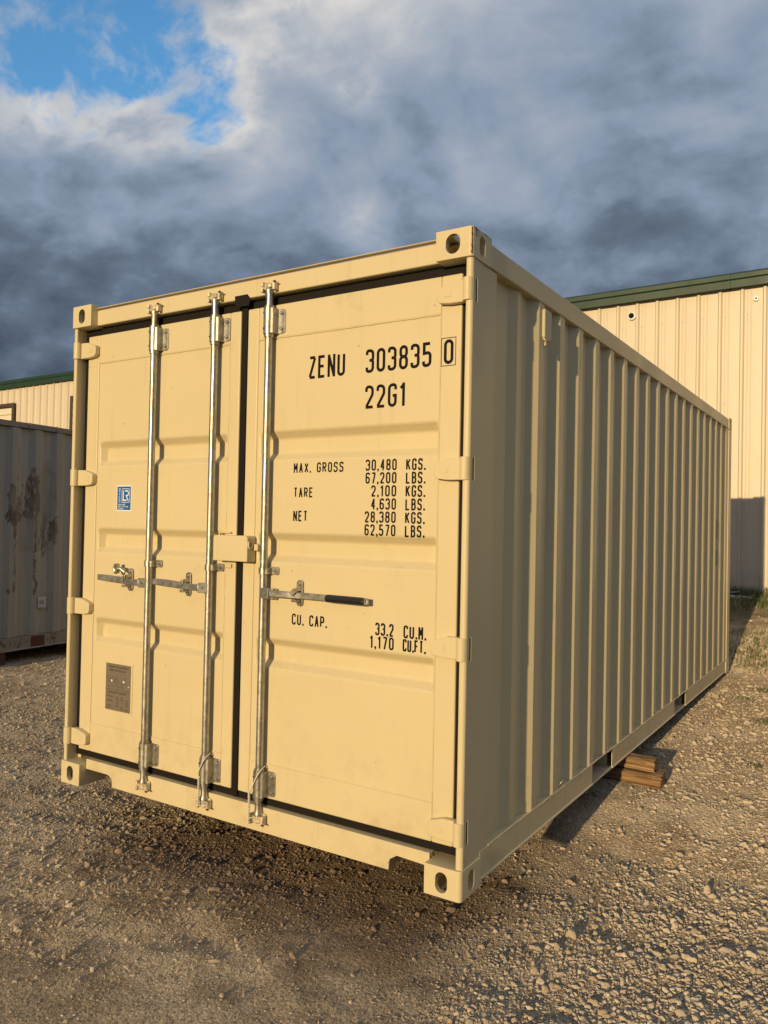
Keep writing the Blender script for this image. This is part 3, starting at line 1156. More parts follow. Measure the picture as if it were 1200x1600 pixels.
for right, D in ((False, DL), (True, DR)):
    hm, km, pm = hinge_mesh(), knuckle_mesh(), MB().prism(round_poly([(0.104, -0.016), (0.104, 0.014), (0.126, 0.012), (0.138, 0.006), (0.138, -0.012), (0.126, -0.016)], 0.006, 2), 'y', 0.0284, 0.0302)
    sm = MB().box(0.0042, 0.0085, 0.0465, 0.0570, -0.044, 0.044)
    for q in (hm, km, pm, sm):
        if right:
            q.flip_x(W_)
        q.v = [(v[0], v[1], v[2] + HZ[0]) for v in q.v]
    h0 = hm.build('hinge_blade', CREAM, D, bevel=0.003)
    k0 = km.build('hinge_knuckle', CREAM, D, bevel=0.002)
    p0 = pm.build('hinge_pressing', CREAM, D, bevel=0.0015)
    s0 = sm.build('hinge_slot', DARKGAP, cont)
    for z in HZ[1:]:
        for o in (h0, k0, p0):
            twin(o, (0, 0, z - HZ[0]))
        twin(s0, (0, 0, z - HZ[0]))
    # pale lip round the cut in the post
    lip = MB().box(0.0030, 0.0090, 0.0572, 0.0606, -0.046, 0.046)
    if right:
        lip.flip_x(W_)
    lip.v = [(v[0], v[1], v[2] + HZ[0]) for v in lip.v]
    l0 = lip.build('hinge_lip', CREAM, cont)
    for z in HZ[1:]:
        twin(l0, (0, 0, z - HZ[0]))

# locking bars
YB = 0.0295


def locking_gear(xb, D, hand, handle_len, grip):
    MB().cyl((xb, YB, 0.175), (xb, YB, 2.425), 0.0172, 20).build('locking_bar', GALV, D, smooth=40)
    # guides with bolted flange
    for z0, z1 in ((2.292, 2.412), (0.186, 0.306)):
        g_ = MB()
        g_.cyl((xb, YB, z0), (xb, YB, z1), 0.0262, 20)
        g_.prism([(xb + 0.004, YB - 0.0255), (xb + 0.030, YB - 0.010), (xb + 0.036, YD - 0.0062), (xb + 0.0, YD - 0.0062)], 'z', z0 + 0.003, z1 - 0.003)
        g_.cyl((xb, YB, z0 - 0.014), (xb, YB, z0 - 0.0005), 0.0225, 20)
        g_.cyl((xb, YB, z1 + 0.0005), (xb, YB, z1 + 0.010), 0.0225, 20)
        g_.build('bar_guide', GALV, D, smooth=40)
        fl = MB().prism([(a, c_) for a, c_ in round_poly([(xb + 0.012, z0 + 0.004), (xb + 0.074, z0 + 0.004, 0.014), (xb + 0.074, z1 - 0.004, 0.014), (xb + 0.012, z1 - 0.004)], 0, 4) if 1] if 0 else round_poly([(xb + 0.012, z0 + 0.004, 0), (xb + 0.074, z0 + 0.004, 0.014), (xb + 0.074, z1 - 0.004, 0.014), (xb + 0.012, z1 - 0.004, 0)], 0, 4), 'y', YD - 0.0062, YD - 0.0005)
        fl.build('guide_flange', GALV, D, bevel=0.0012)
        for zb in (z0 + 0.024, z1 - 0.024):
            MB().cyl((xb + 0.056, YD - 0.0064, zb), (xb + 0.056, YD - 0.018, zb), 0.0085, 6).build('bolt', GALV, D, bevel=0.001)
            MB().cyl((xb - 0.0125, YB - 0.0215, zb), (xb - 0.0145, YB - 0.0245, zb), 0.0038, 8).build('pin_hole', DARKGAP, D)
    # middle strap
    z0 = 1.196
    st_ = MB()
    st_.cyl((xb, YB, z0), (xb, YB, z0 + 0.030), 0.0225, 20)
    st_.prism([(xb + 0.004, YB - 0.0215), (xb + 0.026, YB - 0.006), (xb + 0.030, YD - 0.0062), (xb + 0.0, YD - 0.0062)], 'z', z0 + 0.001, z0 + 0.029)
    st_.build('bar_strap', GALV, D, smooth=40)
    MB().prism(round_poly([(xb + 0.010, z0 - 0.002, 0), (xb + 0.066, z0 - 0.002, 0.008), (xb + 0.066, z0 + 0.034, 0.008), (xb + 0.010, z0 + 0.034, 0)], 0, 3), 'y', YD - 0.0062, YD - 0.0005).build('strap_flange', GALV, D, bevel=0.001)
    MB().cyl((xb + 0.046, YD - 0.0064, z0 + 0.016), (xb + 0.046, YD - 0.016, z0 + 0.016), 0.0075, 6).build('bolt', GALV, D)
    # cam ends and their keepers
    for zt, up in ((2.4255, 1), (0.1725, -1)):
        zz = lambda q: zt + up * q
        neck = MB().tube([(xb, YB, zz(0.0)), (xb, YB, zz(0.045)), (xb, YB, zz(0.055)), (xb, YB, zz(0.068))], [0.0165, 0.0165, 0.021, 0.021], 16)
        neck.build('cam_neck', GALV, D, smooth=40)
        cm = MB()
        cm.prism(round_poly([(xb - 0.024, YB - 0.014), (xb + 0.010, YB - 0.022), (xb + 0.028, YB - 0.006), (xb + 0.024, YB + 0.012), (xb - 0.018, YB + 0.012)], 0.006, 3), 'z', min(zz(0.0685), zz(0.098)), max(zz(0.0685), zz(0.098)))
        cm.prism(round_poly([(xb + 0.002, YB - 0.027), (xb + 0.026, YB - 0.024), (xb + 0.034, YB - 0.010), (xb + 0.010, YB - 0.008)], 0.004, 2), 'z', min(zz(0.074), zz(0.092)), max(zz(0.074), zz(0.092)))
        cm.build('cam_end', CAST, D, bevel=0.003)
        kp = MB()
        kp.prism(round_poly([(xb - 0.036, zz(0.058)), (xb + 0.040, zz(0.058)), (xb + 0.040, zz(0.106)), (xb - 0.036, zz(0.106))], 0.010, 3), 'y', 0.0365, 0.0415)
        kp.build('keeper_plate', CREAM, cont, bevel=0.0015)
        for (ax, bx_, z_a, z_b) in ((-0.038, -0.026, 0.060, 0.078), (-0.036, -0.024, 0.086, 0.106), (0.029, 0.043, 0.064, 0.104)):
            MB().prism(round_poly([(xb + ax, YB - 0.022), (xb + bx_, YB - 0.018), (xb + bx_, 0.0362), (xb + ax, 0.0362)], 0.003, 2), 'z', min(zz(z_a), zz(z_b)), max(zz(z_a), zz(z_b))).build('keeper_lug', CAST, cont, bevel=0.002)
        MB().tube([(xb + 0.036, YB - 0.018, zz(0.099)), (xb + 0.052, YB - 0.024, zz(0.100))], [0.004, 0.003], 8).build('keeper_pin', RUST, cont)
    # handle hub, handle, catch
    zh = 1.112
    hb = MB()
    hb.prism(round_poly([(xb - hand * 0.006, YB - 0.020), (xb + hand * 0.050, YB - 0.024), (xb + hand * 0.050, YB - 0.010), (xb - hand * 0.006, YB + 0.006)], 0.003, 2), 'z', zh - 0.024, zh + 0.024)
    hb.build('handle_hub', GALV, D, bevel=0.003)
    MB().box(*sorted((xb + hand * 0.052, xb + hand * 0.064)), YB - 0.012, YB + 0.016, zh - 0.026, zh + 0.022).build('hub_bracket', GALV, D, bevel=0.002)
    MB().cyl((xb + hand * 0.026, YB - 0.0225, zh + 0.002), (xb + hand * 0.026, YB - 0.027, zh + 0.002), 0.007, 12).build('rivet', GALV, D)
    # flat bar, cranked towards the door beyond the catch
    Lh = handle_len
    cen = [(0.052, YB - 0.016, 0.0), (0.12, YB - 0.016, 0.001), (0.17, YB - 0.010, 0.0), (0.24, YB + 0.004, -0.001), (Lh, YB - 0.006, -0.003)] if grip else [(0.052, YB - 0.014, 0.0), (0.12, YB - 0.012, 0.0), (0.20, YB - 0.010, 0.004), (0.27, YB - 0.014, 0.009), (Lh, YB - 0.016, 0.013)]
    hw = [0.015, 0.015, 0.014, 0.0145, 0.014] if grip else [0.016, 0.015, 0.016, 0.018, 0.015]
    hm = MB()
    for (a, yv, zv), q in zip(cen, hw):
        for yy, s_z in ((-0.006, -1), (0.006, -1), (0.006, 1), (-0.006, 1)):
            hm.v.append((xb + hand * a, yv + yy, zh + zv + s_z * q))
    for i in range(len(cen) - 1):
        for j in range(4):
            hm.f.append((i * 4 + j, i * 4 + (j + 1) % 4, (i + 1) * 4 + (j + 1) % 4, (i + 1) * 4 + j))
    hm.f += [(3, 2, 1, 0), tuple((len(cen) - 1) * 4 + j for j in range(4))]
    hm.build('door_handle', GALV, D, bevel=0.003)
    if grip:
        a0, a1 = xb + 0.362, xb + Lh - 0.018
        y0, y1 = YB - 0.003, YB - 0.0065
        MB().tube([(a0, y0, zh - 0.002), (a0 + 0.004, y0, zh - 0.002), (a1 - 0.01, y1, zh - 0.003), (a1, y1, zh - 0.003)], [0.015, 0.0172, 0.0172, 0.0150], 18).build('handle_grip', GRIP, D, smooth=40, label='black rubber sleeve on the handle end')
    xc = xb + hand * (0.192 if grip else 0.166)
    cp = MB().prism(stadium(xc, zh + 0.008, 0.034, 0.118), 'y', YD - 0.0078, YD - 0.0006)
    cp.build('catch_plate', GALV, D, bevel=0.0015)
    for zb in (zh + 0.050, zh - 0.036):
        MB().cyl((xc, YD - 0.008, zb), (xc, YD - 0.0155, zb), 0.0085, 10).build('rivet', GALV, D, bevel=0.0015)
    ck = MB().prism(round_poly([(xc - 0.015, zh + 0.020), (xc + 0.013, zh + 0.040), (xc + 0.011, zh + 0.012), (xc - 0.004, zh - 0.004), (xc - 0.018, zh + 0.002)], 0.004, 2), 'y', YB - 0.022, YB - 0.0165)
    ck.prism([(xc - 0.012, zh + 0.022), (xc + 0.012, zh + 0.036), (xc + 0.012, zh + 0.018), (xc - 0.010, zh + 0.018)], 'y', YB - 0.0165, YD - 0.008)
    ck.build('catch_latch', GALV, D, bevel=0.002)
    MB().prism(round_poly([(xc - 0.016, zh - 0.030), (xc + 0.010, zh - 0.030), (xc + 0.010, zh - 0.017), (xc - 0.016, zh - 0.017)], 0.004, 2), 'y', YB - 0.018, YD - 0.008).build('catch_hook', GALV, D, bevel=0.002)
    return xc, zh


locking_gear(0.632, DL, -1, 0.372, False)
locking_gear(1.057, DL, -1, 0.372, False)
locking_gear(1.397, DR, 1, 0.578, True)
# seal flap swung up beside the first catch
fx, fz = 0.452, 1.158
MB().tube([(fx, 0.030, fz), (fx - 0.022, 0.024, fz + 0.016), (fx - 0.040, 0.020, fz + 0.018)], [0.009, 0.012, 0.010], 10).tube(
    [(fx - 0.040, 0.020, fz + 0.034), (fx - 0.058, 0.018, fz + 0.034), (fx - 0.068, 0.018, fz + 0.016), (fx - 0.056, 0.018, fz - 0.002), (fx - 0.040, 0.020, fz + 0.004)], 0.011, 8).build('seal_flap', GALV, DL, smooth=50)

# lock box: a hood over the door joint
bx0, bx1, bz0, bz1, by0 = 1.108, 1.322, 1.248, 1.368, -0.002
hood = MB()
hood.prism(round_poly([(bx0, bz0, 0.004), (bx1, bz0, 0.004), (bx1, bz1, 0.016), (bx0, bz1, 0.016)], 0, 5), 'y', by0, YD - 0.003)
LB = hood.build('lock_box', CREAM, DR, bevel=0.006, seg=3, label='cream steel padlock hood over the joint of the doors')
DLb = DR
hk = [(1.3225 + 0.001, 0.014 + 0.012 * math.cos(a), 1.326 + 0.018 * math.sin(a)) for a in np.linspace(math.pi, 2 * math.pi, 9)]
hk = [(1.327, hk[0][1], 1.342)] + [(1.327, q[1], q[2]) for q in hk] + [(1.327, hk[-1][1], 1.336)]
MB().tube(hk, 0.0042, 8).build('hasp_hook', CREAM, DR)
MB().box(1.3225, 1.352, 0.036, 0.0555, 1.300, 1.330).build('hasp_tab', CREAM, DR, bevel=0.003)
MB().box(1.100, 1.172, 0.046, 0.0590, 1.3765, 1.384).build('hood_hinge', CREAM, DL, bevel=0.002)
MB().box(1.094, 1.1035, 0.046, 0.0590, 1.250, 1.384).build('hood_edge', CREAM, DL, bevel=0.002)
MB().box(1.135, 1.176, 0.050, 0.0590, 1.212, 1.232).build('hood_stop', CREAM, DL, bevel=0.003)

# lettering on the right leaf
YT = YD + 0.0035 - 0.0006


def lettering(parts, D=DR, y=YT, m=INK, name='lettering', label=None):
    return flat_to_mb(parts, y).build(name, m, D, smooth=0, fix=False, label=label)


def line(txt, x, ztop, hgt, width, right=False, sw=None, cw=0.43):
    return lettering(text_flat(txt, x, ztop - hgt, hgt, hgt * cw, hgt * 0.125, sw or hgt * (0.128 if hgt > 0.08 else 0.150), width, right), label='black lettering ' + txt)


line('ZENU', 1.606, 2.175, 0.101, 0.198)
line('303835', 1.912, 2.175, 0.101, 0.320)
flat = text_flat('0', 2.290, 2.076, 0.099, 0.043, 0.01, 0.0128)
flat += [stroke([(2.279, 2.070), (2.343, 2.070), (2.343, 2.181), (2.279, 2.181)], 0.0028, True)]
lettering(flat, y=YD - 0.0006, label='black lettering 0 in a thin square')
line('22G1', 1.912, 2.021, 0.099, 0.203)
line('MAX. GROSS', 1.532, 1.701, 0.045, 0.276)
line('TARE', 1.535, 1.591, 0.045, 0.110)
line('NET', 1.535, 1.487, 0.048, 0.081)
for i, (a, u_) in enumerate((('30,480', 'KGS.'), ('67,200', 'LBS.'), ('2,100', 'KGS.'), ('4,630', 'LBS.'), ('28,380', 'KGS.'), ('62,570', 'LBS.'))):
    zt = 1.706 - 0.0547 * i
    line(a, 2.0775, zt, 0.048, {6: 0.155, 5: 0.125}[len(a)], True)
    line(u_, 2.122, zt - 0.001, 0.049, 0.092)
line('CU. CAP.', 1.540, 1.026, 0.050, 0.196)
line('33.2', 2.0775, 1.0225, 0.053, 0.090, True)
line('CU.M.', 2.125, 1.0225, 0.053, 0.106)
line('1,170', 2.080, 0.967, 0.053, 0.119, True)
line('CU.FT.', 2.123, 0.967, 0.052, 0.106)

# blue certification sticker on the left leaf
YS = YD + 0.0035
dx0, dx1, dz0, dz1 = 0.332, 0.450, 1.476, 1.612
st = MB().box(dx0, dx1, YS - 0.0012, YS - 0.0002, dz0, dz1).build('sticker', WHITE, DL, label='blue and white certification sticker')
MB().box(dx0 + 0.006, dx1 - 0.006, YS - 0.0020, YS - 0.0013, dz0 + 0.006, dz1 - 0.006).build('sticker_field', BLUE, DL)
fl = [stroke(round_poly([(dx0 + 0.043, dz0 + 0.046), (dx1 - 0.014, dz0 + 0.046), (dx1 - 0.014, dz1 - 0.018), (dx0 + 0.043, dz1 - 0.018)], 0.006, 3), 0.0028, True)]
fl += [stroke([(dx0 + 0.054, dz1 - 0.028), (dx0 + 0.054, dz0 + 0.057), (dx0 + 0.080, dz0 + 0.057)], 0.0075, False)]
fl += [stroke(round_poly([(dx0 + 0.066, dz1 - 0.029), (dx0 + 0.095, dz1 - 0.029), (dx0 + 0.095, dz0 + 0.082), (dx0 + 0.074, dz0 + 0.082)], 0.013, 5, False), 0.0068, False)]
fl += [stroke([(dx0 + 0.076, dz0 + 0.084), (dx0 + 0.095, dz0 + 0.054)], 0.0068, False)]
# CERTIFIED, reading upwards
up = text_flat('CERTIFIED', 0, 0, 0.012, 0.0062, 0.0022, 0.0020, 0.076)
fl += [([Vector((dx0 + 0.031 - q[1], dz0 + 0.046 + q[0])) for q in vs], fs) for vs, fs in up]
for i, (tx, wd) in enumerate((('CONTAINER', 0.058), ('CERTIFICATION', 0.080), ('SCHEME', 0.042))):
    fl += text_flat(tx, dx0 + 0.014, dz0 + 0.0305 - 0.0112 * i, 0.0082, 0.0042, 0.0014, 0.0015, wd)
lettering(fl, DL, YS - 0.0024, WHITE, 'sticker_print', 'white letters LR in a frame, CERTIFIED beside it')

# data plate
qx0, qx1, qz0, qz1 = 0.287, 0.482, 0.424, 0.669
MB().box(qx0 - 0.003, qx1 + 0.012, YS - 0.003, YS - 0.0002, qz0 - 0.006, qz1 + 0.008).build('plate_backing', CREAM, DL, bevel=0.001)
MB().box(qx0, qx1, YS - 0.0048, YS - 0.0031, qz0, qz1).build('data_plate', PLATE, DL, label='grey brown etched approval plate')
fl = []
for tx, z, hgt, wd, off in (('APPROVED FOR TRANSPORT', 0.648, 0.0095, 0.160, 0.016), ('UNDER CUSTOMS SEAL', 0.630, 0.0095, 0.128, 0.032), ('CSC SAFETY APPROVAL', 0.512, 0.0095, 0.140, 0.026)):
    fl += text_flat(tx, qx0 + off, z, hgt, hgt * 0.5, hgt * 0.18, 0.0019, wd)
rl = random.Random(4)
for z in (0.600, 0.588, 0.576, 0.566, 0.550, 0.534):
    x = qx0 + 0.010
    while x < qx1 - 0.02:
        l_ = rl.uniform(0.010, 0.034)
        if rl.random() < 0.75:
            fl.append(stroke([(x, z), (min(x + l_, qx1 - 0.008), z)], rl.uniform(0.0012, 0.0028), False))
        x += l_ + rl.uniform(0.004, 0.010)
for i in range(6):
    z = 0.496 - i * 0.0118
    for xa, xb_ in ((0.010, 0.066), (0.084, 0.112), (0.120, 0.142), (0.160, 0.184)):
        if rl.random() < 0.85:
            fl.append(stroke([(qx0 + xa, z), (qx0 + xa + (xb_ - xa) * rl.uniform(0.6, 1.0), z)], 0.0036, False))
fl.append(stroke([(qx0 + 0.006, 0.524), (qx1 - 0.006, 0.524)], 0.0012, False))
fl.append(stroke([(qx0 + 0.098, 0.526), (qx0 + 0.098, 0.588)], 0.0010, False))
lettering(fl, DL, YS - 0.0052, ETCH, 'plate_print')
for x, z in ((qx0 + 0.052, 0.580), (qx0 + 0.146, 0.582), (qx0 + 0.184, 0.560)):
    MB().cyl((x, YS - 0.0049, z), (x, YS - 0.0085, z), 0.0060 if z > .57 else 0.003, 10).build('plate_rivet', WHITE, DL)

# tie wires looped on two lower guides
for k, (xb, lab) in enumerate(((1.057, 'pale twisted tie wire looped round the left door lower bar guide'), (1.397, 'pale twisted tie wire looped round the right door lower bar guide'))):
    wr = MB()
    a = [(xb + 0.020, 0.046, 0.326), (xb + 0.026, 0.014, 0.318), (xb + 0.020, -0.001, 0.300), (xb + 0.004, -0.004, 0.268), (xb - 0.010, -0.004, 0.240), (xb - (0.004 if k == 0 else 0.026), -0.002, 0.215)]
    wr.tube(a, 0.0030, 7)
    cx = xb - (0.004 if k == 0 else 0.027)
    tw = [[], []]
    for i in range(46):
        an = i * 0.75
        z = 0.222 - i * (0.0030 if k == 0 else 0.0034)
        for q in (0, 1):
            tw[q].append((cx + 0.0036 * math.cos(an + q * math.pi), -0.0035 + 0.0036 * math.sin(an + q * math.pi), z))
    wr.tube(tw[0], 0.0028, 6).tube(tw[1], 0.0028, 6)
    if k == 0:
        wr.tube([(xb - 0.024, 0.018, 0.290), (xb - 0.016, 0.000, 0.276), (xb - 0.004, -0.004, 0.262)], 0.0028, 6)
    o = wr.build('tie_wire', WIRE, None, smooth=60)
    props(o, lab, 'wire', 'tie wires on the locking bars')

# ------------------------------------------------------------------ timbers under the container
def timber(name, x0, x1, y0, y1, z0, z1, label, seed, rz):
    nx_, ny_, nz_ = 44, 12, 8
    bm = bmesh.new()
    bmesh.ops.create_cube(bm, size=1.0)
    bmesh.ops.subdivide_edges(bm, edges=[e for e in bm.edges if abs(e.verts[0].co.x - e.verts[1].co.x) > .5], cuts=nx_, use_grid_fill=True)
    bmesh.ops.subdivide_edges(bm, edges=[e for e in bm.edges if abs(e.verts[0].co.y - e.verts[1].co.y) > .5], cuts=ny_, use_grid_fill=True)
    bmesh.ops.subdivide_edges(bm, edges=[e for e in bm.edges if abs(e.verts[0].co.z - e.verts[1].co.z) > .5], cuts=nz_, use_grid_fill=True)
    lx, ly, lz = x1 - x0, y1 - y0, z1 - z0
    for v in bm.verts:
        x, y, z = v.co.x * lx, v.co.y * ly, v.co.z * lz
        # worn corners, split grain lines along x, ragged end
        ry, rz_ = abs(v.co.y) * 2, abs(v.co.z) * 2
        wear = max(0, ry + rz_ - 1.62)
        gy_ = float(vnoise(np.array(x * 1.6 + seed), np.array((y * 1.0 + z * 2.3) * 42 + seed)))
        g2 = float(vnoise(np.array(x * 7 + seed), np.array((y + z * 1.7) * 24 + 9 + seed)))
        k_ = 1 - 0.20 * wear
        d_ = gy_ * 0.026 + g2 * 0.016
        if rz_ > 0.99:
            z -= math.copysign(abs(d_) * 1.0, z)
        if ry > 0.99:
            y -= math.copysign(abs(d_) * 1.2, y)
        y *= k_
        z *= k_
        if abs(v.co.x) > 0.49:
            x += gy_ * 0.012 + g2 * 0.008
        v.co = (x, y, z)
    bmesh.ops.recalc_face_normals(bm, faces=bm.faces)
    me = bpy.data.meshes.new(name)
    bm.to_mesh(me)
    bm.free()
    me.polygons.foreach_set('use_smooth', [True] * len(me.polygons))
    me.set_sharp_from_angle(angle=R(38))
    o = link_mesh(name, me, TIMBER, None, ((x0 + x1) / 2, (y0 + y1) / 2, (z0 + z1) / 2))
    o.rotation_euler.z = rz
    props(o, label, 'timber', 'timbers propping the container')
    return o


timber('timber', 1.55, 2.645, 2.245, 2.42, -0.150, -0.060, 'longer rough brown timber lying on the gravel, under the other', 3.0, 0.02)
timber('timber', 1.60, 2.597, 2.275, 2.415, -0.0595, 0.0175, 'shorter rough brown timber on top, touching the container bottom', 21.0, 0.03)

# ------------------------------------------------------------------ old container
ox = -4.50
oz = -0.072
oy0, oy1 = 0.6, 6.66
old = empty('shipping_container', (ox - 1.219, (oy0 + oy1) / 2, oz), 'weathered grey shipping container with rust streaks and faded emblems, in shade', 'container')
# corrugation of the visible side, fine enough to carry the wear and one painted lit line
ribs = [oy0 + 0.30 + 0.305 * k for k in range(19)]
prof_y, prof_x = [oy0 + 0.16], [ox - 0.046]
for r0 in ribs:
    prof_y += [r0, r0 + 0.07, r0 + 0.145, r0 + 0.215]
    prof_x += [ox - 0.046, ox - 0.012, ox - 0.012, ox - 0.046]
prof_y.append(oy1 - 0.16)
prof_x.append(ox - 0.046)
ys = np.unique(np.concatenate([np.arange(oy0 + 0.16, 2.2, 0.06), np.arange(2.2, 3.5, 0.008), np.arange(3.5, oy1 - 0.16, 0.06), np.array(prof_y)]))
ys = ys[(ys >= oy0 + 0.16) & (ys <= oy1 - 0.16)]
zs = np.arange(0.0, 1.0001, 1 / 170) * (2.45 - 0.075) + 0.075
YY, ZZ = np.meshgrid(ys, zs)
XX = np.interp(YY, prof_y, prof_x) + 0.004 * fbm(YY, ZZ, 2.0, 3)
wear = np.zeros(YY.shape + (4,))
wear[..., 3] = 1


def hexd(cy, cz, ry, rz_):
    u, v = np.abs((YY - cy) / ry), np.abs((ZZ - cz) / rz_)
    return np.maximum(u, u * 0.5 + v * 0.866 * 1.0)


def blob(cy, cz, ry, rz_, k, soft=0.10):
    d = hexd(cy, cz, ry, rz_)
    n_ = fbm(YY * 16, ZZ * 9, 1.0, 4) * 0.75
    wear[..., 0] = np.maximum(wear[..., 0], k * sstep(1.0 + soft, 1.0 - soft, d + n_))


def run(cy, z0, z1, wd, k):
    c_ = cy + 0.012 * fbm(ZZ * 3, ZZ * 0 + cy * 7, 1.0, 2)
    s__ = np.exp(-((YY - c_) / wd) ** 2) * sstep(z0 - 0.15, z0 + 0.10, ZZ) * sstep(z1 + 0.10, z1 - 0.10, ZZ)
    wear[..., 0] = np.maximum(wear[..., 0], k * s__)


blob(2.545, 1.52, 0.085, 0.27, 0.62)
blob(2.655, 1.66, 0.055, 0.19, 0.45)
blob(2.775, 1.68, 0.095, 0.27, 0.62)
blob(2.995, 1.27, 0.115, 0.25, 0.52)
run(2.565, 0.55, 1.45, 0.045, 0.54)
run(2.59, 1.55, 2.30, 0.016, 0.60)
run(2.83, 0.52, 1.60, 0.040, 0.58)
run(2.87, 1.85, 2.15, 0.008, 0.6)
run(3.03, 0.30, 1.10, 0.022, 0.52)
run(3.03, 1.95, 2.20, 0.010, 0.42)
run(3.09, 0.40, 0.58, 0.014, 0.6)
run(2.48, 0.12, 0.24, 0.016, 0.7)
run(2.60, 2.02, 2.06, 0.05, 0.42)
run(3.04, 1.98, 2.01, 0.05, 0.45)
blob(2.86, 0.66, 0.03, 0.04, 0.6)
blob(2.49, 0.60, 0.025, 0.03, 0.6)
# dimmer ghost of a removed emblem and a repainted rectangle
d = hexd(2.985, 1.72, 0.14, 0.33)
wear[..., 1] = np.maximum(wear[..., 1], 0.75 * sstep(1.05, 0.95, d) * (0.55 + 0.9 * np.clip(fbm(YY * 14, ZZ * 7, 1.0, 2) + 0.3, 0, 1)))
rect = (YY > 2.60) & (YY < 3.10) & (ZZ > 1.04) & (ZZ < 1.46)
wear[..., 1] = np.maximum(wear[..., 1], rect * 0.40)
wear[..., 2] = np.maximum(wear[..., 2], np.exp(-((YY - 2.745) / 0.007) ** 2) * sstep(0.08, 0.2, ZZ) * sstep(1.45, 1.3, ZZ) * 0.95)  # painted light: thin sunlit line down one rib slope
wear[..., 2] = np.maximum(wear[..., 2], np.exp(-((YY - 2.58) / 0.05) ** 2) * 0.45 * sstep(0.3, 0.6, ZZ))
me = grid_mesh(XX, YY, ZZ)
me.polygons.foreach_set('use_smooth', np.ones(len(me.polygons), dtype=bool))
me.set_sharp_from_angle(angle=R(25))
at = me.attributes.new('wear', 'FLOAT_COLOR', 'POINT')
at.data.foreach_set('color', wear.reshape(-1).astype(np.float32))
sp_ = link_mesh('side_panel', me, OLDP, old, (0, 0, 0))
md = sp_.modifiers.new('thickness', 'SOLIDIFY')
md.thickness = 0.003
md.offset = -1
# rails (the top one bent and lapped), posts, castings, other faces
n_ = 60
tp = MB()
for k in range(n_ + 1):
    y = oy0 + 0.178 + (oy1 - oy0 - 0.356) * k / n_
    dz_ = 0.008 * float(fbm(np.array(y), np.array(1.0), 1.7, 3))
    dx_ = 0.006 * float(fbm(np.array(y), np.array(4.0), 2.3, 2))
    for qx, qz in ((-0.06, 2.452), (0, 2.452), (0, 2.512), (-0.06, 2.512)):
        tp.v.append((ox + qx + dx_ - 0.004, y, qz + dz_))
for k in range(n_):
    for j in range(4):
        tp.f.append((k * 4 + j, k * 4 + (j + 1) % 4, k * 4 + 4 + (j + 1) % 4, k * 4 + 4 + j))
tp.f += [(3, 2, 1, 0), tuple(n_ * 4 + j for j in range(4))]
tp.build('top_rail', OLDR, old, bevel=0.004)
for yb in (2.70, 3.08):
    MB().box(ox - 0.02, ox + 0.005, yb, yb + 0.012, 2.450, 2.520).build('rail_lap', OLDR, old, bevel=0.002)
MB().prism([(ox - 0.05, oz), (ox + 0.002, oz), (ox + 0.002, oz + 0.010), (ox - 0.008, oz + 0.016), (ox - 0.008, 0.074), (ox - 0.05, 0.074)], 'y', oy0 + 0.178, oy1 - 0.178).build('bottom_rail', OLDR, old, bevel=0.003)
MB().box(ox - 0.0078, ox - 0.0062, 2.80, 2.99, -0.055, 0.066).build('primer_patch', REDPRIME, old, label='rust red primer patch on the bottom rail')
# scrawled marks on the rail
rs = random.Random(3)
marks = []
for i, (c0, kinds) in enumerate(((2.44, 'K'), (2.52, 'E'), (2.58, '1'), (2.64, 'P'), (3.02, '1'), (3.06, 'L'), (3.12, 'S'))):
    marks += text_flat(kinds, c0, -0.02 + rs.uniform(-.01, .01), 0.05, 0.028, 0.01, 0.006)
marks += [stroke([(2.70, 0.002), (2.725, 0.020), (2.75, 0.008), (2.775, 0.024)], 0.006, False)]
mk_ = MB()
for vs, fs in marks:
    mk_.add([(ox - 0.0074 + 0.0004 * 0, q[0], q[1]) for q in vs], [f[::1] for f in fs])
mk_.build('scrawl', plain('scrawl_ink', (0.05, 0.04, 0.03), 0.8), old, smooth=0, fix=False, label='dark scrawled marks on the bottom rail')
# white paper square with a hand mark
yq, zq = 2.935, 0.45
xq = float(np.interp(yq, prof_y, prof_x)) + 0.012
paper = MB().box(ox - 0.0055, ox - 0.004, yq - 0.055, yq + 0.06, zq - 0.062, zq + 0.062).build('paper_square', plain('grey_paper', (0.46, 0.46, 0.45), 0.7), old, label='small pale paper square low on the side')
pm_ = MB()
for vs, fs in text_flat('XX.', yq - 0.035, zq - 0.025, 0.05, 0.028, 0.008, 0.006):
    pm_.add([(ox - 0.0036, q[0], q[1]) for q in vs], fs)
pm_.build('paper_mark', INK, old, smooth=0, fix=False)
for y0, y1 in ((oy0, oy0 + 0.16), (oy1 - 0.16, oy1)):
    MB().box(ox - 0.10, ox - 0.002, y0, y1, oz + 0.119, oz + 2.591 - 0.119).build('corner_post', OLDR, old, bevel=0.004)
    MB().box(ox - 2.436, ox - 2.34, y0, y1, oz + 0.119, oz + 2.591 - 0.119).build('corner_post', OLDR, old, bevel=0.004)
    for xx in (ox - 0.162, ox - 2.438):
        for z0 in (oz, oz + 2.591 - 0.118):
            MB().box(xx, xx + 0.162, y0, y0 + 0.16, z0, z0 + 0.118).build('corner_casting', OLDR, old, bevel=0.006)
ep = []
x = ox - 2.33
while x < ox - 0.30:
    ep += [(x, oy0 + 0.05), (x + 0.07, oy0 + 0.05), (x + 0.11, oy0 + 0.02), (x + 0.18, oy0 + 0.02)]
    x += 0.22
ep.append((ox - 0.11, oy0 + 0.05))
for flip in (False, True):
    e2 = [(a, (oy0 + oy1 - q) if flip else q) for a, q in ep]
    sg = -1 if flip else 1
    MB().prism(e2 + [(a, q + 0.006 * sg) for a, q in e2[::-1]], 'z', oz + 0.12, 2.40).build('end_panel', OLDR, old)
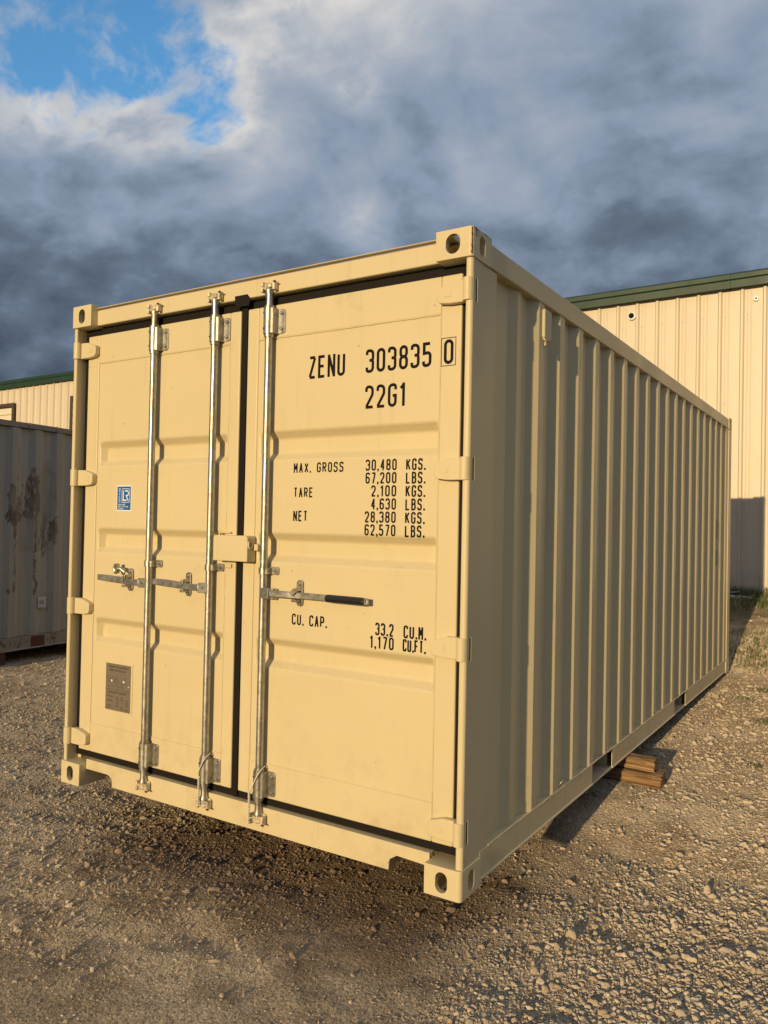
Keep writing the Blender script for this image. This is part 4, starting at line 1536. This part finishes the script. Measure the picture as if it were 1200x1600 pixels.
MB().box(ox - 2.43, ox - 2.40, oy0 + 0.17, oy1 - 0.17, oz + 0.02, 2.50).build('side_panel', OLDR, old)
MB().box(ox - 2.39, ox - 0.07, oy0 + 0.06, oy1 - 0.06, 2.485, 2.500).build('roof_panel', OLDR, old)
MB().box(ox - 2.39, ox - 0.055, oy0 + 0.06, oy1 - 0.06, 0.02, 0.07).build('floor_deck', DARKGAP, old)
old.location = Vector(old.location) + Vector((-0.08, -0.132, 0))
old.rotation_euler.z = R(6.0)
# timber pads under it
for i, (yb, lab) in enumerate(((2.27, 'dark red brown block under the weathered grey container, at its visible bottom edge'), (5.9, 'dark brown block under the far end of the weathered grey container'))):
    mb = MB().box(ox - 0.34, ox + 0.03, yb, yb + 0.20, -0.245, oz - 0.0015)
    o = mb.build('support_block', plain('block_wood%d' % i, (0.09, 0.038, 0.022), 0.9, 0, 0.4, 30, 0.6), None, bevel=0.012)
    props(o, lab, 'block', 'blocks under the weathered container')

# ------------------------------------------------------------------ warehouse
AW = R(-1.0)
bld = empty('warehouse', (0.0, 9.855, 0.42), 'long cream ribbed metal warehouse with dark green eave trim', 'building', rz=AW)
zb_, zt_ = 0.0, 4.60      # local heights of the wall sheets


def sheet_poly():
    pts = []
    for k in range(3):
        u = 0.3048 * k
        pts += [(u, 0), (u + 0.094, 0), (u + 0.104, -0.004), (u + 0.112, 0), (u + 0.12, 0)]
        c_ = u + 0.1524
        pts = pts[:-4] + [(c_ - 0.034, 0), (c_ - 0.014, -0.030), (c_ + 0.014, -0.030), (c_ + 0.034, 0)]
        for off in (0.222, 0.272):
            pts += [(u + off - 0.010, 0), (u + off - 0.004, -0.004), (u + off + 0.004, -0.004), (u + off + 0.010, 0)]
    pts.append((0.9140, 0))
    q = []
    for a in pts:
        if not q or a[0] > q[-1][0] + 1e-6:
            q.append(a)
    return q


sp0 = sheet_poly()
x_first = 2.284 - 0.1524 - 0.9144 * 27
first = None
for i in range(40):
    if first is None:
        mb = MB().prism([(x_first + a, y) for a, y in sp0] + [(x_first + a, y + 0.012) for a, y in sp0[::-1]], 'z', zb_, zt_)
        first = mb.build('wall_panel', SHEET, bld, local=True, smooth=30)
        sc_ = MB()
        for zz_ in (0.35, 1.55, 2.9, 4.2):
            for k in range(3):
                u = x_first + 0.3048 * k + 0.222
                sc_.cyl((u, -0.0042, zz_), (u, -0.012, zz_), 0.0085, 6)
        so = sc_.build('screws', ROOFM, first, smooth=0)
        so.location = Vector(so.location)
        so['kind'] = 'stuff'
    else:
        twin(first, (0.9144 * i, 0, 0))
x_l, x_r = x_first, x_first + 0.9144 * 40
ze = 4.82
# eave trim: sculpted gutter profile with hung lower lip
ep = [(0.02, ze - 0.225), (-0.105, ze - 0.225), (-0.115, ze - 0.235), (-0.115, ze - 0.12), (-0.135, ze - 0.105), (-0.135, ze - 0.035), (-0.11, ze - 0.012), (0.02, ze + 0.03)]
seg_n = 12
for i in range(seg_n):
    a = x_l + (x_r - x_l) * i / seg_n
    c_ = x_l + (x_r - x_l) * (i + 1) / seg_n
    MB().prism(ep, 'x', a + 0.002, c_ - 0.002).build('eave_trim', GREEN, bld, bevel=0.004, local=True)
    if i:
        MB().prism([(y - 0.003 if y < 0 else y, z) for y, z in ep], 'x', a - 0.03, a + 0.0015).build('trim_joint', GREEN, bld, local=True)
MB().prism([(0.021, ze + 0.03), (9.0, ze + 1.0), (18.0, ze + 0.03), (18.0, ze - 0.05), (9.0, ze + 0.92), (0.021, ze - 0.05)], 'x', x_l, x_r).build('roof', ROOFM, bld, local=True)
for xx in (x_l + 0.02, x_r - 0.05):
    MB().prism([(0.03, 0), (17.98, 0), (17.98, ze - 0.06), (9.0, ze + 0.9), (0.03, ze - 0.06)], 'x', xx, xx + 0.03).build('end_wall', SHEET, bld, local=True)
MB().box(x_l + 0.06, x_r - 0.06, 17.9, 17.95, 0, ze - 0.07).build('rear_wall', SHEET, bld, local=True)
# roll-up doors with brown frames
for xa, xb_ in ((-20.1, -16.50), (-13.98, -10.38)):
    ztop = 4.17
    o = MB().box(xa + 0.10, xb_ - 0.10, -0.045, -0.034, 0.05, ztop - 0.06).build('roll_up_door', BROWN, bld, local=True)
    f = MB().box(xa, xa + 0.10, -0.085, -0.032, 0.02, ztop).box(xb_ - 0.10, xb_, -0.085, -0.032, 0.02, ztop).box(xa + 0.1005, xb_ - 0.1005, -0.085, -0.032, ztop - 0.10, ztop)
    f2 = f.build('door_frame', BROWN, bld, bevel=0.004, local=True)
    s0 = None
    n_ = int((ztop - 0.16) / 0.19)
    for k in range(n_):
        z = 0.06 + k * 0.19
        if s0 is None:
            mb = MB().prism([(-0.046, z), (-0.062, z + 0.01), (-0.062, z + 0.165), (-0.046, z + 0.182)], 'x', xa + 0.1015, xb_ - 0.1015)
            s0 = mb.build('door_slat', DOORP, bld, local=True)
        else:
            twin(s0, (0, 0, 0.19 * k))


def on_wall(x, z, off):
    """point on the warehouse wall face, off metres in front"""
    lx = x / math.cos(AW)
    v = Matrix.Rotation(AW, 4, 'Z') @ Vector((lx, -off, 0))
    return Vector((v.x, 9.855 + v.y, z))


def disc_mesh(profile, n=24):
    """lathe about -y; profile [(r, y)]"""
    mb = MB()
    for r_, y in profile:
        for j in range(n):
            a = 2 * math.pi * j / n
            mb.v.append((r_ * math.cos(a), y, r_ * math.sin(a)))
    for i in range(len(profile) - 1):
        for j in range(n):
            mb.f.append((i * n + j, i * n + (j + 1) % n, (i + 1) * n + (j + 1) % n, (i + 1) * n + j))
    mb.f += [tuple(range(n)), tuple(range((len(profile) - 1) * n, len(profile) * n))[::-1]]
    return mb


c0 = on_wall(0.373, 4.805, 0.012)
dc = empty('dome_camera', c0, 'small black dome security camera in a white ring on the warehouse wall', 'camera')
mb = disc_mesh([(0.064, 0.010), (0.064, -0.022), (0.056, -0.030), (0.045, -0.031)])
mb.v = [tuple(Vector(v) + c0) for v in mb.v]
mb.build('mounting_ring', WHITE, dc)
mb = disc_mesh([(0.043, -0.030), (0.043, -0.040), (0.037, -0.058), (0.025, -0.070), (0.010, -0.076), (0.001, -0.077)])
mb.v = [tuple(Vector(v) + c0 + Vector((-0.004, 0, 0.004))) for v in mb.v]
mb.build('dome', BLACKG, dc, smooth=60)
c1 = on_wall(2.165, 4.835, 0.012)
vc_ = empty('wall_fixture', c1, 'small white round fixture with dark centre near the eave, beside picture edge', 'fixture')
mb = disc_mesh([(0.040, 0.010), (0.040, -0.012), (0.034, -0.020), (0.018, -0.021)])
mb.v = [tuple(Vector(v) + c1) for v in mb.v]
mb.build('fixture_plate', WHITE, vc_)
mb = disc_mesh([(0.016, -0.021), (0.014, -0.026), (0.004, -0.028)])
mb.v = [tuple(Vector(v) + c1) for v in mb.v]
mb.build('fixture_centre', BLACKG, vc_)

# pale pipes dumped at the foot of the wall
for (a, c_, r_, lab) in (((1.55, 9.58, 0.0), (2.22, 9.30, 0.0), 0.016, 'nearest pale thin pipe lying in grass at the warehouse wall'), ((1.62, 9.50, 0.0), (2.02, 9.66, 0.04), 0.014, 'pale thin pipe slanting back to the wall over the others'), ((1.50, 9.36, 0.0), (2.08, 9.24, 0.0), 0.013, 'shortest grey pipe lying low in the grass before the others')):
    A_, B_ = Vector(a), Vector(c_)
    for q in (A_, B_):
        q.z = q.z + float(ground_z(np.array(q.x), np.array(q.y))) + r_ + 0.02
    n_ = 8
    pts = [A_.lerp(B_, i / n_) for i in range(n_ + 1)]
    mb = MB().tube(pts, r_, 12, False).tube(pts, r_ * 0.8, 12, False)
    for e in (0, n_):
        k0, k1 = e * 12, (n_ + 1) * 12 + e * 12
        mb.f += [(k0 + j, k0 + (j + 1) % 12, k1 + (j + 1) % 12, k1 + j) for j in range(12)]
    o = mb.build('pipe', PIPE, None, smooth=50)
    props(o, lab, 'pipe', 'pipes at the foot of the warehouse wall')

# ------------------------------------------------------------------ gravel
def ico(sub):
    if sub == 0:
        V = np.array([(1, 0, 0), (-1, 0, 0), (0, 1, 0), (0, -1, 0), (0, 0, 1), (0, 0, -1)], float)
        T = np.array([(0, 2, 4), (2, 1, 4), (1, 3, 4), (3, 0, 4), (2, 0, 5), (1, 2, 5), (3, 1, 5), (0, 3, 5)])
        return V, T
    bm = bmesh.new()
    bmesh.ops.create_icosphere(bm, subdivisions=sub, radius=1.0)
    V = np.array([v.co[:] for v in bm.verts])
    T = np.array([[v.index for v in f.verts] for f in bm.faces])
    bm.free()
    return V, T


def stones(n, sub, px, py, rad, flat_lo, flat_hi, sink, jit):
    V0, T0 = ico(sub)
    nv = len(V0)
    # 24 jittered prototypes
    protos = []
    for k in range(24):
        pr = np.random.default_rng(100 + k + sub * 50)
        dirs = pr.normal(size=(9, 3))
        dirs /= np.linalg.norm(dirs, axis=1)[:, None]
        V = V0.copy()
        for d_ in dirs:                         # chop facets
            h_ = pr.uniform(0.38, 0.85)
            q = V @ d_
            V = V - np.outer(np.maximum(q - h_, 0), d_) * 0.95
        V = V * (1 + pr.uniform(-jit, jit, (nv, 1)))
        protos.append(V)
    protos = np.array(protos)
    pi_ = rng.integers(0, 24, n)
    sc = np.stack([rng.uniform(0.9, 1.8, n), rng.uniform(0.6, 1.15, n), rng.uniform(flat_lo, flat_hi, n)], 1)
    V = protos[pi_] * sc[:, None, :]
    # random tilt then spin
    tx = rng.normal(0, 0.32, n)
    c_, s__ = np.cos(tx)[:, None], np.sin(tx)[:, None]
    y, z = V[..., 1] * c_ - V[..., 2] * s__, V[..., 1] * s__ + V[..., 2] * c_
    an = rng.uniform(0, 2 * np.pi, n)
    c_, s__ = np.cos(an)[:, None], np.sin(an)[:, None]
    x, y = V[..., 0] * c_ - y * s__, V[..., 0] * s__ + y * c_
    gz = ground_z(px, py)
    X = x * rad[:, None] + px[:, None]
    Y = y * rad[:, None] + py[:, None]
    Z = z * rad[:, None] + (gz + rad * sc[:, 2] * sink)[:, None]
    VV = np.stack([X, Y, Z], -1).reshape(-1, 3)
    TT = (T0[None] + (np.arange(n) * nv)[:, None, None]).reshape(-1, 3)
    tone = np.zeros((n, nv, 4))
    tone[..., 0] = np.clip(rng.beta(2.0, 2.2, n) + 0.18 * sstep(2.4, 3.2, px), 0, 1)[:, None]
    tone[..., 1] = (rng.random(n) ** 2.5)[:, None]
    tone[..., 3] = 1
    return VV, TT, tone.reshape(-1, 4)


def scatter(n, r0, r1, half):
    """points in a wedge of yard ahead of the viewer, thinning with distance"""
    r = np.exp(rng.uniform(math.log(r0), math.log(r1), n))
    a0 = math.atan2(0.843, -0.537)
    a = a0 + rng.uniform(-half, half, n)
    return CAM.x + r * np.cos(a), CAM.y + r * np.sin(a), r


def keep_mask(x, y, extra=0.0):
    """stony and bare patches"""
    d = 0.42 + 1.5 * fbm(x + 3, y + 9, 0.8, 4, 0.55)
    # bare packed wheel path across the foreground, loose stone along the right side and by the left corner
    path = np.exp(-(((x * 0.72 - y * 0.69) - 1.55) / 0.55) ** 2) * sstep(0.3, -0.3, y)
    d = d - 0.42 * path
    d = d + 0.75 * sstep(2.3, 3.0, x) * sstep(-0.9, 0.2, y)
    d = d + 0.35 * np.exp(-((x - 0.3) ** 2 + (y + 0.3) ** 2) / 0.35)
    d = d + 0.30 * sstep(2.4, 3.2, y)
    d = d + 0.25 * sstep(0.2, -1.5, x)
    d = d * (1 - 0.85 * sstep(7.0, 8.4, y) * sstep(-2, 0, x))
    return rng.random(x.shape) < np.clip(d + extra, 0.06, 1.0)


parts_v, parts_t, parts_c = [], [], []
off = 0
for (n, sub, r0, r1, lo, med, sg, hi, sink) in ((175000, 0, 1.55, 8.0, 0.0024, 0.0042, 0.42, 0.011, 0.20), (96000, 1, 1.55, 14.0, 0.0045, 0.0068, 0.40, 0.018, 0.34), (7200, 2, 1.55, 14.0, 0.009, 0.0125, 0.30, 0.026, 0.34)):
    x, y, r = scatter(n, r0, r1, R(37))
    k = keep_mask(x, y, 0.42 if sub == 0 else 0.10)
    # nothing inside the timbers or the old container's blocks
    k &= ~((x > 1.4) & (x < 2.66) & (y > 2.23) & (y < 2.44))
    if sub > 0:      # the packed foreground holds only scattered larger stones
        k &= rng.random(len(x)) < np.clip(0.26 + 0.74 * sstep(2.2, 3.0, x) + 0.5 * sstep(0.0, 1.5, y) + 0.4 * np.exp(-((x - 0.3) ** 2 + (y + 0.3) ** 2) / 0.35), 0, 1)
    x, y, r = x[k], y[k], r[k]
    rad = np.clip(np.exp(rng.normal(math.log(med), sg, len(x))), lo, hi) * (1 + 0.04 * np.maximum(r - 4, 0))
    # trodden and driven flat before the doors
    rad = rad * (1 - (0.34 if sub == 0 else 0.15) * sstep(2.5, 1.9, x) * sstep(0.2, -0.5, y))
    V, T, c_ = stones(len(x), sub, x, y, rad, 0.42, 0.95, sink, 0.34 if sub == 0 else 0.20)
    parts_v.append(V)
    parts_t.append(T + off)
    parts_c.append(c_)
    off += len(V)
V = np.concatenate(parts_v)
T = np.concatenate(parts_t)
me = tri_mesh('gravel', V, T)
at = me.attributes.new('tone', 'FLOAT_COLOR', 'POINT')
at.data.foreach_set('color', np.concatenate(parts_c).astype(np.float32).ravel())
gravel = link_mesh('gravel', me, STONE, None, (0, 0, 0))
props(gravel, 'loose crushed limestone strewn over the yard', 'gravel', None, 'stuff')

# ------------------------------------------------------------------ grass by the wall and stray weeds
def blades(n, px, py, hgt, wd, dry):
    base = ground_z(px, py)
    an = rng.uniform(0, 2 * np.pi, n)
    ln = rng.uniform(0.25, 0.95, n) * hgt
    ux, uy = np.cos(an), np.sin(an)
    sx, sy = -uy * wd, ux * wd
    P0 = np.stack([px - sx, py - sy, base - 0.006], 1)
    P1 = np.stack([px + sx, py + sy, base - 0.006], 1)
    P2 = np.stack([px + ux * ln * .35 + sx * .7, py + uy * ln * .35 + sy * .7, base + hgt * .62], 1)
    P3 = np.stack([px + ux * ln * .35 - sx * .7, py + uy * ln * .35 - sy * .7, base + hgt * .62], 1)
    P4 = np.stack([px + ux * ln, py + uy * ln, base + hgt], 1)
    V_ = np.stack([P0, P1, P2, P3, P4], 1).reshape(-1, 3)
    o_ = (np.arange(n) * 5)[:, None, None]
    T_ = (np.array([[0, 1, 2], [0, 2, 3], [3, 2, 4]])[None] + o_).reshape(-1, 3)
    tn = np.zeros((n, 5, 4))
    tn[..., 0] = rng.random(n)[:, None]
    tn[..., 1] = (rng.random(n) * 0.6 + dry * 0.5)[:, None]
    tn[..., 3] = 1
    return V_, T_, tn.reshape(-1, 4)


gv, gt, gc = [], [], []
off = 0
n = 22000
x = rng.uniform(-0.4, 3.4, n)
y = 9.78 - rng.random(n) ** 1.4 * 3.2
m_ = fbm(x, y, 1.7, 3)
k = rng.random(n) < np.clip(0.14 + 2.2 * m_ + 0.95 * sstep(8.4, 9.5, y), 0.0, 1)
x, y = x[k], y[k]
sets = [(x, y, rng.uniform(0.03, 0.10, len(x)) * (1 + 0.9 * sstep(9.3, 9.75, y)), 0.0042, np.clip(0.35 + 0.9 * fbm(x, y, 1.3, 2), 0, 1))]
for cx, cy, nn, sp2, hh_ in ((3.02, 4.15, 90, 0.05, 0.03), (2.86, 5.35, 70, 0.05, 0.03), (2.62, 6.45, 260, 0.16, 0.05), (3.0, 6.9, 300, 0.25, 0.05), (2.75, 4.9, 50, 0.05, 0.025), (3.08, 3.0, 50, 0.03, 0.02), (2.5, 7.2, 260, 0.22, 0.06)):
    xx = cx + rng.normal(0, sp2, nn)
    yy = cy + rng.normal(0, sp2, nn)
    sets.append((xx, yy, rng.uniform(0.4, 1.0, nn) * hh_, 0.0035, np.full(nn, 0.1)))
for x, y, hg, wd, dry in sets:
    V_, T_, c_ = blades(len(x), x, y, hg, wd, dry)
    gv.append(V_)
    gt.append(T_ + off)
    gc.append(c_)
    off += len(V_)
me = tri_mesh('grass', np.concatenate(gv), np.concatenate(gt))
at = me.attributes.new('tone', 'FLOAT_COLOR', 'POINT')
at.data.foreach_set('color', np.concatenate(gc).astype(np.float32).ravel())
grass = link_mesh('grass', me, GRASS, None, (0, 0, 0))
props(grass, 'short rough grass and weeds growing towards the warehouse wall', 'grass', None, 'stuff')
